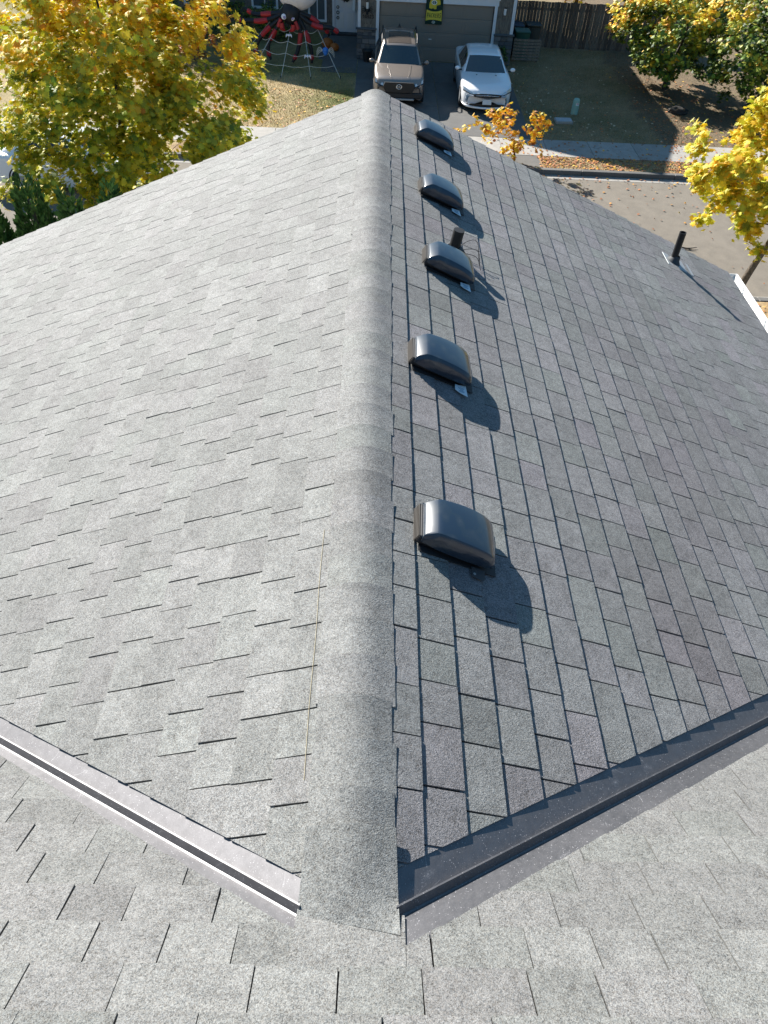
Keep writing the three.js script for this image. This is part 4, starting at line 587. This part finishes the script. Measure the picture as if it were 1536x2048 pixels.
const sedanSpec = {
  len: 4.86, w: 1.86, crown: 0.045, sweep: 0.3, belt: 0.97, wheelR: 0.335, axle: [0.95, 3.7], mirror: 1.62, archM: M.ventDark,
  body: [[0, 0.74, 0.56, 0.24], [0.012, 0.84, 0.66, 0.19], [0.03, 0.9, 0.73, 0.18], [0.08, 0.97, 0.82, 0.18], [0.17, 1, 0.9, 0.18], [0.29, 1, 0.96, 0.18], [0.5, 1, 0.98, 0.18], [0.78, 1, 1.0, 0.2], [0.93, 0.97, 1.02, 0.24], [0.985, 0.9, 0.96, 0.3], [1, 0.82, 0.84, 0.36]],
  cabin: [[0.265, 0.97, 0.8, 0.16], [0.435, 1.39, 0.6, 0.05], [0.54, 1.465, 0.58, 0], [0.68, 1.45, 0.57, 0], [0.78, 1.33, 0.59, -0.05], [0.9, 1.03, 0.68, -0.1]],
  rear: [3.3, 4.85], sideWin: [[0.55, 1.75], [1.85, 3.2]],
  head: [0.55, 0.93, 0.635, 0.74, 0.06, 0.14], nose: (x) => 0.02 + 0.3 * x * x + (x > 0.7 ? (x - 0.7) * 0.5 : 0),
  extra(car, L, W, paint) {
    const gr = new THREE.Shape(); gr.moveTo(-0.52, 0.05); gr.quadraticCurveTo(0, 0.09, 0.52, 0.05); gr.lineTo(0.46, -0.02); gr.quadraticCurveTo(0, -0.1, -0.46, -0.02); gr.closePath();
    mesh('grille', new THREE.ExtrudeGeometry(gr, { depth: 0.03, bevelEnabled: true, bevelSize: 0.008, bevelThickness: 0.008, bevelSegments: 2 }).rotateX(-0.3).translate(0, 0.59, L - 0.045), M.black, car);
    mesh('grille_wing', tube([V(-0.42, 0.605, L - 0.02), V(0, 0.625, L + 0.0), V(0.42, 0.605, L - 0.02)], 0.011, 14, 6), M.chrome, car);
    const it = new THREE.Shape(); it.moveTo(-0.58, 0.03); it.lineTo(0.58, 0.03); it.quadraticCurveTo(0.68, 0.015, 0.62, -0.02); it.quadraticCurveTo(0, -0.075, -0.62, -0.02); it.quadraticCurveTo(-0.68, 0.015, -0.58, 0.03);
    mesh('air_intake', new THREE.ExtrudeGeometry(it, { depth: 0.03, bevelEnabled: false, curveSegments: 8 }).translate(0, 0.32, L - 0.03), M.black, car);
    mesh('bumper_lip', tube([V(-0.84, 0.25, L - 0.42), V(-0.7, 0.24, L - 0.14), V(0, 0.22, L + 0.02), V(0.7, 0.24, L - 0.14), V(0.84, 0.25, L - 0.42)], 0.035, 24, 8), paint, car);
    mesh('license_plate', rbox(0.32, 0.16, 0.02, 0.006, 0.0, 0.42, L + 0.022), M.paper, car);
    for (const s of [-1, 1]) mesh('hood_nozzle', rbox(0.05, 0.015, 0.03, 0.005, s * 0.35, 0.985, L - 1.1), M.black, car);
    mesh('parking_sticker', box(0.05, 0.05, 0.004, 0.56, 1.32, L - 1.92), M.paper, car);
  },
};
const whitePaint = phys({ color: C(0.9, 0.9, 0.91), roughness: 0.3, clearcoat: 1, clearcoatRoughness: 0.05 });
const sedan = makeCar('parked_car', 'white four door sedan parked nose out in the driveway beside the lawn', sedanSpec, whitePaint, [3.95, 0.016, -30.85]);
{ const c = sedan.clone(); c.name = numbered('parked_car'); c.userData = { label: 'white car parked on the street, glimpsed through the yellow maple and conical evergreens', category: 'car' }; c.position.set(-8.6, -0.116, -21.6); c.rotation.y = Math.PI / 2; scene.add(c); }

// =================================================================== TREES AND SHRUBS
const leafShape = (() => {                                  // five-lobed maple leaf, slightly folded, unit size
  const half = [[0, -0.5], [0.1, -0.3], [0.34, -0.36], [0.26, -0.14], [0.5, 0.02], [0.27, 0.1], [0.3, 0.3], [0.12, 0.22], [0, 0.52]];
  const pts = half.concat(half.slice(1, -1).reverse().map(([x, y]) => [-x, y])), pos = [], idx = []; pos.push(0, -0.1, 0);
  for (const [x, y] of pts) pos.push(x, y, -0.28 * Math.abs(x) - 0.18 * (y > 0 ? y * y : 0));
  for (let i = 0; i < pts.length; i++) idx.push(0, 1 + i, 1 + (i + 1) % pts.length);
  const g = new THREE.BufferGeometry(); g.setAttribute('position', new THREE.Float32BufferAttribute(pos, 3)); g.setIndex(idx); g.setAttribute('uv', new THREE.Float32BufferAttribute(new Float32Array(pos.length / 3 * 2), 2)); g.computeVertexNormals(); return g;
})();
const oval = (() => { const pts = [[0, -0.5], [0.2, -0.2], [0.24, 0.1], [0.12, 0.36], [0, 0.52], [-0.12, 0.36], [-0.24, 0.1], [-0.2, -0.2]], pos = [0, 0, 0], idx = []; for (const [x, y] of pts) pos.push(x, y, -0.4 * Math.abs(x) - 0.1 * y * y); for (let i = 0; i < 8; i++) idx.push(0, 1 + i, 1 + (i + 1) % 8); const g = new THREE.BufferGeometry(); g.setAttribute('position', new THREE.Float32BufferAttribute(pos, 3)); g.setIndex(idx); g.setAttribute('uv', new THREE.Float32BufferAttribute(new Float32Array(18), 2)); g.computeVertexNormals(); return g; })();
const leafMat = phys({ color: 0xffffff, roughness: 0.62, transmission: 0.5, thickness: 0, side: THREE.DoubleSide, specularIntensity: 0.4 });
const denseLeaf = phys({ color: 0xffffff, roughness: 0.55, transmission: 0.25, thickness: 0, side: THREE.DoubleSide, specularIntensity: 0.5 });
const LEAF = { yellow: [0.9, 0.7, 0.055], gold: [0.88, 0.53, 0.04], orange: [0.76, 0.34, 0.035], lime: [0.57, 0.57, 0.05], olive: [0.36, 0.39, 0.04], green: [0.17, 0.26, 0.035], dark: [0.04, 0.085, 0.025], rust: [0.42, 0.16, 0.06] };
const soloMats = {}; const soloMat = (k) => soloMats[k] ??= leafMat.clone(); for (const k in LEAF) { soloMat(k).color = C(...LEAF[k]); }
const dummy = new THREE.Object3D();
// a tree: limbs grow from the trunk to clump centres; leaves cluster round twig ends
function makeTree(o) {
  const t = thing(o.name, o.label, o.category ?? 'tree', o.at, 0, o.group), r = rng(o.seed), limbs = [], trunkTop = V(...o.trunkTop);
  limbs.push(taper([V(0, -0.15, 0), V(o.trunkTop[0] * 0.3, o.trunkTop[1] * 0.4, o.trunkTop[2] * 0.3), trunkTop], [o.r * 1.15, o.r, o.r * 0.72], 12, 10));
  const clumps = [], c0 = V(...o.center), [rx, ry, rz] = o.radius;
  let guard = 0; while (clumps.length < o.clumps && guard++ < 9000) {
    const d = V(r() * 2 - 1, r() * 2 - 1, r() * 2 - 1); const l = d.length(); if (l > 1 || l < (o.hollow ?? 0.3)) continue;
    const lump = 0.78 + 0.3 * n3(d.x * 1.7 + o.seed, d.y * 1.7, d.z * 1.7); if (l > lump) continue;
    const p = c0.clone().add(V(d.x * rx, d.y * ry, d.z * rz)); if (p.y < (o.floor ?? 0.2)) continue; clumps.push({ p, l, d });
  }
  const nodes = [{ p: trunkTop, r: o.r * 0.6 }, { p: trunkTop.clone().multiplyScalar(0.8), r: o.r * 0.6 }];
  if (o.leader !== false) { const l1 = c0.clone().add(V(0, ry * 0.55, 0)); limbs.push(taper([trunkTop, trunkTop.clone().lerp(l1, 0.5).add(V(rx * 0.06, 0, rz * 0.05)), l1], [o.r * 0.72, o.r * 0.4, o.r * 0.12], 10, 7)); for (let i = 1; i < 6; i++) nodes.push({ p: trunkTop.clone().lerp(l1, i / 6), r: o.r * 0.5 * (1 - i / 7) }); }
  clumps.sort((a, b) => a.p.distanceTo(trunkTop) - b.p.distanceTo(trunkTop));
  for (const c of clumps) {
    let best = nodes[0], bd = 1e9; for (const n of nodes) { const dv = c.p.clone().sub(n.p), q = dv.length() + (dv.y < 0 ? 0.5 * -dv.y : 0); if (q < bd) { bd = q; best = n; } }
    const mid = best.p.clone().lerp(c.p, 0.5).add(V((r() - 0.5) * 0.12, 0.06 + r() * 0.08, (r() - 0.5) * 0.12).multiplyScalar(bd)); const r0 = Math.min(best.r * 0.8, o.r * 0.3);
    limbs.push(taper([best.p, mid, c.p], [r0, r0 * 0.6, Math.max(0.004, r0 * 0.25)], 5, 5)); nodes.push({ p: mid, r: r0 * 0.75 }, { p: c.p, r: Math.max(0.008, r0 * 0.4) }); c.from = mid;
  }
  mesh('trunk', merged(limbs), o.bark ?? M.bark, t);
  const list = [];
  for (const c of clumps) {
    const cn = n3(c.p.x * 0.9 + o.seed, c.p.y * 0.9, c.p.z * 0.9), n = Math.round(o.leaves * (0.6 + 0.8 * r()));
    for (let i = 0; i < n; i++) {
      const along = r(), q = c.from.clone().lerp(c.p, 0.35 + 0.65 * along).add(V((r() + r() + r() - 1.5), (r() + r() + r() - 1.5) * 0.75, (r() + r() + r() - 1.5)).multiplyScalar(o.spread)); if (q.y < 0.05 - o.at[1]) continue;
      const out = q.clone().sub(c0); const sz = o.leaf * (0.6 + 0.75 * r());
      dummy.position.copy(q); const nrm = V(out.x / rx * 0.5 + (r() - 0.5) * 1.3, 0.75 + (r() - 0.5) * 0.9, out.z / rz * 0.5 + (r() - 0.5) * 1.3).normalize();
      dummy.quaternion.setFromUnitVectors(V(0, 0, 1), nrm); dummy.rotateZ(r() * 6.283); dummy.scale.set(sz, sz, sz); dummy.updateMatrix();
      list.push({ m: dummy.matrix.clone(), k: o.color(q.clone().sub(c0), cn, c.l, r), q, s: sz });
    }
  }
  // the leaves that show largest are leaves of their own
  const base = V(...o.at), toCam = (q) => q.clone().add(base).distanceTo(camAt); const solo = new Set();
  if (o.solo) { const cand = list.map((l, i) => [i, l.s / toCam(l.q) * (1 + 0.25 * l.q.clone().sub(c0).normalize().dot(camAt.clone().sub(base).sub(c0).normalize()))]).sort((a, b) => b[1] - a[1]).slice(0, o.solo); for (const [i] of cand) { solo.add(i); const l = list[i], e = mesh('leaf', o.shape ?? leafShape, soloMat(l.k), t); l.m.decompose(e.position, e.quaternion, e.scale); } }
  const rest = list.filter((_, i) => !solo.has(i)), im = new THREE.InstancedMesh(o.shape ?? leafShape, o.leafMat ?? leafMat, rest.length); im.name = 'crown'; im.userData.kind = 'stuff'; im.castShadow = im.receiveShadow = true;
  rest.forEach((l, i) => { im.setMatrixAt(i, l.m); const b = LEAF[l.k], v = 0.72 + 0.5 * r(), h = (r() - 0.5) * 0.14; im.setColorAt(i, C(clamp(b[0] * v * (1 + h), 0, 0.92), clamp(b[1] * v * (1 - h), 0, 0.92), b[2] * v)); }); t.add(im);
  return t;
}
const pick = (r, list) => { let s = 0; for (const [, w] of list) s += w; let x = r() * s; for (const [k, w] of list) { if ((x -= w) <= 0) return k; } return list[0][0]; };
makeTree({ name: 'maple_tree', label: 'large yellow and green maple beyond the sunlit slope, taller than everything around it', at: [-4.95, 0, -15.3], seed: 301, trunkTop: [-0.3, 2.5, -0.1], r: 0.13, center: [-0.05, 4.3, 0], radius: [3.15, 2.9, 2.6], clumps: 350, leaves: 74, spread: 0.27, leaf: 0.132, hollow: 0.2, bark: M.darkBark, solo: 240,
  color: (d, n, l, r) => { const h = d.y / 2.6 + n * 0.5 + d.x * 0.04 + (d.z < 0 ? 0.08 : -0.12); return h > 0.42 ? pick(r, [['yellow', 7], ['gold', 2.6], ['orange', 0.8], ['lime', 2.6]]) : h > 0 ? pick(r, [['yellow', 3.6], ['gold', 0.9], ['lime', 5], ['olive', 1.4], ['orange', 0.2]]) : pick(r, [['lime', 4], ['olive', 3], ['green', 1.4], ['yellow', 2.2]]); } });
makeTree({ name: 'street_maple', label: 'slender yellow leaved maple leaning over the street beside the white gutter', at: [8.75, 0, -15.75], seed: 407, trunkTop: [0.3, 2.0, 0.1], r: 0.085, center: [-0.2, 3.45, 0.05], radius: [2.2, 2.05, 1.8], clumps: 165, leaves: 44, spread: 0.21, leaf: 0.155, hollow: 0.3, solo: 200,
  color: (d, n, l, r) => { const h = d.y / 1.8 + n * 0.5; return h > 0.25 ? pick(r, [['yellow', 6], ['lime', 3], ['gold', 1.5]]) : pick(r, [['lime', 4], ['yellow', 4.5], ['olive', 1.5], ['gold', 1]]); } });
makeTree({ name: 'young_maple', label: 'sparse young maple with orange leaves on thin stems in the planting strip', at: [4.5, 0, -24.2], seed: 513, trunkTop: [-0.1, 0.5, 0], r: 0.035, center: [-0.35, 1.05, 0], radius: [1.85, 1.05, 0.5], clumps: 62, leaves: 13, spread: 0.14, leaf: 0.14, hollow: 0.1, leader: false, solo: 120,
  color: (d, n, l, r) => pick(r, [['gold', 4], ['orange', 1.8], ['yellow', 3.5], ['rust', 0.6]]) });
const bushColor = (edge) => (d, n, l, r) => { const h = d.y * 0.35 - d.x * 0.2 + n * 0.75 + edge - 0.26; return h > 0.5 ? pick(r, [['gold', 4], ['yellow', 4], ['orange', 1], ['lime', 2]]) : h > 0.05 ? pick(r, [['olive', 3], ['gold', 1.6], ['lime', 1.4], ['green', 3]]) : pick(r, [['green', 4], ['dark', 3], ['olive', 1.5]]); };
makeTree({ name: 'broad_shrub', group: 'big shrubs beyond the fence end', label: 'broad bushy orange and green maple shrub at the end of the board fence', category: 'shrub', at: [11.6, 0, -32.5], seed: 601, trunkTop: [0, 0.8, 0], r: 0.1, center: [0, 2.1, 0], radius: [2.9, 2.2, 2.6], clumps: 200, leaves: 46, spread: 0.27, leaf: 0.17, hollow: 0.3, bark: M.darkBark, floor: 0.25, color: bushColor(0.15), leafMat: denseLeaf });
makeTree({ name: 'broad_shrub', group: 'big shrubs beyond the fence end', label: 'dense dark green shrub mass behind the street maple, orange only at its top', category: 'shrub', at: [14.2, 0, -29.5], seed: 677, trunkTop: [0, 1.0, 0], r: 0.12, center: [0, 2.5, 0], radius: [3.0, 2.6, 2.8], clumps: 210, leaves: 46, spread: 0.28, leaf: 0.17, hollow: 0.3, bark: M.darkBark, floor: 0.25, color: bushColor(-0.15), leafMat: denseLeaf });
makeTree({ name: 'backyard_tree', label: 'sunlit yellow tree standing behind the board fence', at: [9.3, 0, -41], seed: 733, trunkTop: [0, 1.2, 0], r: 0.12, center: [0, 2.6, 0], radius: [2.6, 1.6, 1.6], clumps: 90, leaves: 40, spread: 0.28, leaf: 0.17, color: (d, n, l, r) => pick(r, [['yellow', 3], ['gold', 2], ['rust', 2], ['olive', 1]]) });
makeTree({ name: 'red_shrub', label: 'low rusty orange shrub behind the large maple at the lawn edge', category: 'shrub', at: [-7.4, 0, -33.2], seed: 781, trunkTop: [0, 0.3, 0], r: 0.04, center: [0, 0.85, 0], radius: [1.1, 0.8, 0.9], clumps: 45, leaves: 40, spread: 0.16, leaf: 0.1, floor: 0.1, color: (d, n, l, r) => pick(r, [['rust', 4], ['orange', 3], ['gold', 1]]) });
for (const [x, f, rx, ry, seed, label] of [[-6.6, 36.8, 1.5, 1.0, 811, 'rounded dark green shrub with pale sunlit top left of the inflatable spider'], [-4.6, 37.0, 1.3, 0.8, 823, 'dark green shrub under the house window behind the inflatable spider'], [-8.9, 36.2, 1.4, 1.1, 829, 'dark green shrub farthest from the front door along the house wall']])
  makeTree({ name: 'foundation_shrub', group: 'shrubs along the siding house', label, category: 'shrub', at: [x, 0, -f], seed, trunkTop: [0, 0.25, 0], r: 0.05, center: [0, ry * 0.85, 0], radius: [rx, ry, 0.9], clumps: 80, leaves: 46, spread: 0.17, leaf: 0.085, shape: oval, floor: 0.08, hollow: 0.35, bark: M.darkBark, leafMat: denseLeaf, color: (d, n, l, r) => pick(r, [['green', 3], ['dark', 3], ['olive', 1]]) });
makeTree({ name: 'leafy_tree', label: 'green tree far behind the large maple beside the other house', at: [-13.5, 0, -38], seed: 853, trunkTop: [0, 1.5, 0], r: 0.15, center: [0, 3.1, 0], radius: [2.6, 2.2, 2.4], clumps: 120, leaves: 44, spread: 0.28, leaf: 0.16, leafMat: denseLeaf, color: (d, n, l, r) => pick(r, [['green', 3], ['olive', 2], ['dark', 2], ['gold', 0.6]]) });
// small plant by the right pillar
makeTree({ name: 'foundation_shrub', group: 'shrubs along the siding house', label: 'small dark shrub at the foot of the stone base near the slatted screen', category: 'shrub', at: [5.15, 0, -34.2], seed: 861, trunkTop: [0, 0.15, 0], r: 0.03, center: [0, 0.4, 0], radius: [0.34, 0.42, 0.28], clumps: 24, leaves: 30, spread: 0.1, leaf: 0.07, shape: oval, floor: 0.05, bark: M.darkBark, leafMat: denseLeaf, color: (d, n, l, r) => pick(r, [['dark', 3], ['green', 1]]) });
// conical evergreens beside our house
const spray = (() => { const pos = [0, 0, 0, 0.18, 0.35, 0.05, 0.1, 0.75, 0.02, 0, 1, 0, -0.1, 0.75, 0.02, -0.18, 0.35, 0.05, 0.3, 0.62, 0.08, -0.3, 0.62, 0.08], idx = [0, 1, 5, 1, 2, 5, 2, 4, 5, 2, 3, 4, 1, 6, 2, 5, 4, 7]; const g = new THREE.BufferGeometry(); g.setAttribute('position', new THREE.Float32BufferAttribute(pos, 3)); g.setIndex(idx); g.computeVertexNormals(); return g; })();
const sprayMat = phys({ color: 0xffffff, roughness: 0.75, transmission: 0.12, thickness: 0, side: THREE.DoubleSide, specularIntensity: 0.3 });
[[-5.35, 11.2, 4.4, 0.72, 'conical evergreen with the tallest tip at the near edge of the large maple'], [-4.75, 11.2, 4.22, 0.6, 'narrow conical evergreen second in the row along the sunlit eave'], [-4.15, 11.4, 4.25, 0.6, 'conical evergreen below the maple trunk, last in the row'], [-6.1, 11.2, 4.0, 0.75, 'broad conical evergreen at the outer end of the row by the eave'], [-5.3, 10.2, 3.8, 0.66, 'shorter conical evergreen in front of the tallest one'], [-4.45, 11.0, 3.9, 0.5, 'slim conical evergreen squeezed between two wider ones']].forEach(([x, f, h, R, label], i) => {
  const t = thing('conical_evergreen', label, 'evergreen', [x, 0, -f], 0, 'conical evergreens beside the eave'), r = rng(900 + i); mesh('trunk', new THREE.CylinderGeometry(0.03, 0.06, h * 0.9, 7).translate(0, h * 0.45, 0), M.darkBark, t);
  const n = 13000, im = new THREE.InstancedMesh(spray, sprayMat, n); im.name = 'foliage'; im.userData.kind = 'stuff'; im.castShadow = im.receiveShadow = true;
  for (let k = 0; k < n; k++) { const y = h * (0.02 + 0.96 * (1 - Math.sqrt(r()) * 0.999)), tt = y / h, a = r() * 6.283, lump = 1 + 0.22 * n3(Math.cos(a) * 1.6 + i * 7, y * 2.2, Math.sin(a) * 1.6), rad = R * Math.pow(1 - tt, 0.62) * lump * (0.62 + 0.4 * Math.sqrt(r())) * Math.min(1, 0.6 + tt * 4);
    dummy.position.set(Math.cos(a) * rad, y, Math.sin(a) * rad); dummy.rotation.set(0, 0, 0); dummy.quaternion.setFromUnitVectors(V(0, 1, 0), V(Math.cos(a) * 0.5 + (r() - 0.5) * 0.5, 1, Math.sin(a) * 0.5 + (r() - 0.5) * 0.5).normalize()); dummy.rotateY(r() * 6.283); const s = 0.06 + r() * 0.075; dummy.scale.set(s, s * 1.3, s); dummy.updateMatrix(); im.setMatrixAt(k, dummy.matrix); const v = 0.6 + 0.8 * r(); im.setColorAt(k, C(0.06 * v, 0.125 * v, 0.035 * v)); }
  t.add(im);
});

// =================================================================== GRASS, FALLEN LEAVES, SMALL THINGS
{
  const blade = (() => { const pos = [-0.5, 0, 0, 0.5, 0, 0, 0, 1, 0.25], g = new THREE.BufferGeometry(); g.setAttribute('position', new THREE.Float32BufferAttribute(pos, 3)); g.setIndex([0, 1, 2]); g.computeVertexNormals(); return g; })();
  const r = rng(1001), n = 46000, im = new THREE.InstancedMesh(blade, mat({ color: 0xffffff, roughness: 1, side: THREE.DoubleSide }), n); im.name = 'grass'; im.userData.kind = 'stuff'; im.userData.label = 'short dry grass of the two front lawns and the planting strip'; im.userData.category = 'grass'; im.castShadow = im.receiveShadow = true;
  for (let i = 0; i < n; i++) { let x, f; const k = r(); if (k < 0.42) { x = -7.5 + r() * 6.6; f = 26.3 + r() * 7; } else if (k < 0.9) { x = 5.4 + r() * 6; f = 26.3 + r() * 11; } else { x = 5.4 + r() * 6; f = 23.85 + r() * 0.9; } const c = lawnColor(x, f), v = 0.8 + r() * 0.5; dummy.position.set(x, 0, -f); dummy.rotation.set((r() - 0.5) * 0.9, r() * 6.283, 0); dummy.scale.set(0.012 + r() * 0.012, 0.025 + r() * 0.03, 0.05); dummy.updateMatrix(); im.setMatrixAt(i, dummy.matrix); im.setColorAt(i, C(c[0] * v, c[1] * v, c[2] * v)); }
  scene.add(im);
  const m = 2300, lv = new THREE.InstancedMesh(leafShape, mat({ color: 0xffffff, roughness: 0.7, side: THREE.DoubleSide }), m); lv.name = 'fallen_leaves'; lv.userData = { kind: 'stuff', label: 'brown and yellow fallen leaves scattered over lawns, kerb and street', category: 'leaves' }; lv.castShadow = lv.receiveShadow = true;
  for (let i = 0; i < m; i++) {
    let x, f, y = 0.02; const k = r(), dry = pick(r, [['rust', 6], ['gold', 0.8], ['orange', 0.8]]);
    if (k < 0.3) { x = 5.3 + r() * 6; f = 23.8 + r() * 1.0; } else if (k < 0.36) { x = 4 + r() * 7; f = 24.8 + r() * 1.4; } else if (k < 0.5) { x = 5.3 + r() * 5.5; f = 26.3 + r() * 8.5; } else if (k < 0.72) { x = 9.8 + r() * 4; f = 25.5 + r() * 8; } else if (k < 0.8) { x = 3 + r() * 8; f = 23.0 + Math.pow(r(), 2) * -4 + 0.5; y = -0.1; } else if (k < 0.825) { x = 4 + r() * 8; f = 16.6 + r() * 6; y = -0.1; } else if (k < 0.94) { x = -7 + r() * 6; f = 26.3 + r() * 4; } else { x = 8 + r() * 6; f = 14.8 + r() * 1.2; }
    const s = 0.05 + r() * 0.06, b = LEAF[dry], v = k > 0.36 && k < 0.5 ? 1.1 : (k > 0.72 && k < 0.825 ? 0.4 : 0.7) + r() * 0.5; dummy.position.set(x, y + 0.012, -f); dummy.rotation.set(-Math.PI / 2 + (r() - 0.5) * 0.8, (r() - 0.5) * 0.8, r() * 6.283); dummy.scale.set(s, s, s); dummy.updateMatrix(); lv.setMatrixAt(i, dummy.matrix); const pale = k > 0.36 && k < 0.5 && r() < 0.5; lv.setColorAt(i, pale ? C(0.6, 0.5, 0.34) : C(b[0] * v, b[1] * v, b[2] * v)); }
  scene.add(lv);
  const tw = thing('fallen_twig', 'bent brown twig lying on the street near the slender maple', 'twig', [8.55, -0.11, -18.9]); mesh('stick', taper([V(-0.35, 0.01, 0.03), V(-0.1, 0.02, -0.02), V(0.1, 0.02, 0.03), V(0.38, 0.03, -0.03)], [0.018, 0.025, 0.02, 0.008], 12, 6), M.darkBark, tw); mesh('offshoot', taper([V(0.08, 0.02, 0.03), V(0.2, 0.02, 0.1), V(0.32, 0.02, 0.12)], [0.012, 0.01, 0.005], 6, 5), M.darkBark, tw);
  const rk = thing('landscape_rock', 'dark weathered rock in the leaf litter beneath the bushy shrub', 'rock', [11.35, 0, -29.6]); rk.scale.setScalar(0.62); const g = new THREE.IcosahedronGeometry(0.42, 4), p = g.attributes.position; for (let i = 0; i < p.count; i++) { const k = 1 + 0.22 * n3(p.getX(i) * 2.6, p.getY(i) * 2.6, p.getZ(i) * 2.6) + 0.08 * n3(p.getX(i) * 8, p.getY(i) * 8, p.getZ(i) * 8); p.setXYZ(i, p.getX(i) * k * 1.4, p.getY(i) * k * 0.55 + 0.12, p.getZ(i) * k * 0.9); } g.computeVertexNormals(); mesh('stone', g, mat({ color: C(0.05, 0.045, 0.04), map: asphaltTex, roughness: 0.95 }), rk);
}
renderer.render(scene, camera);
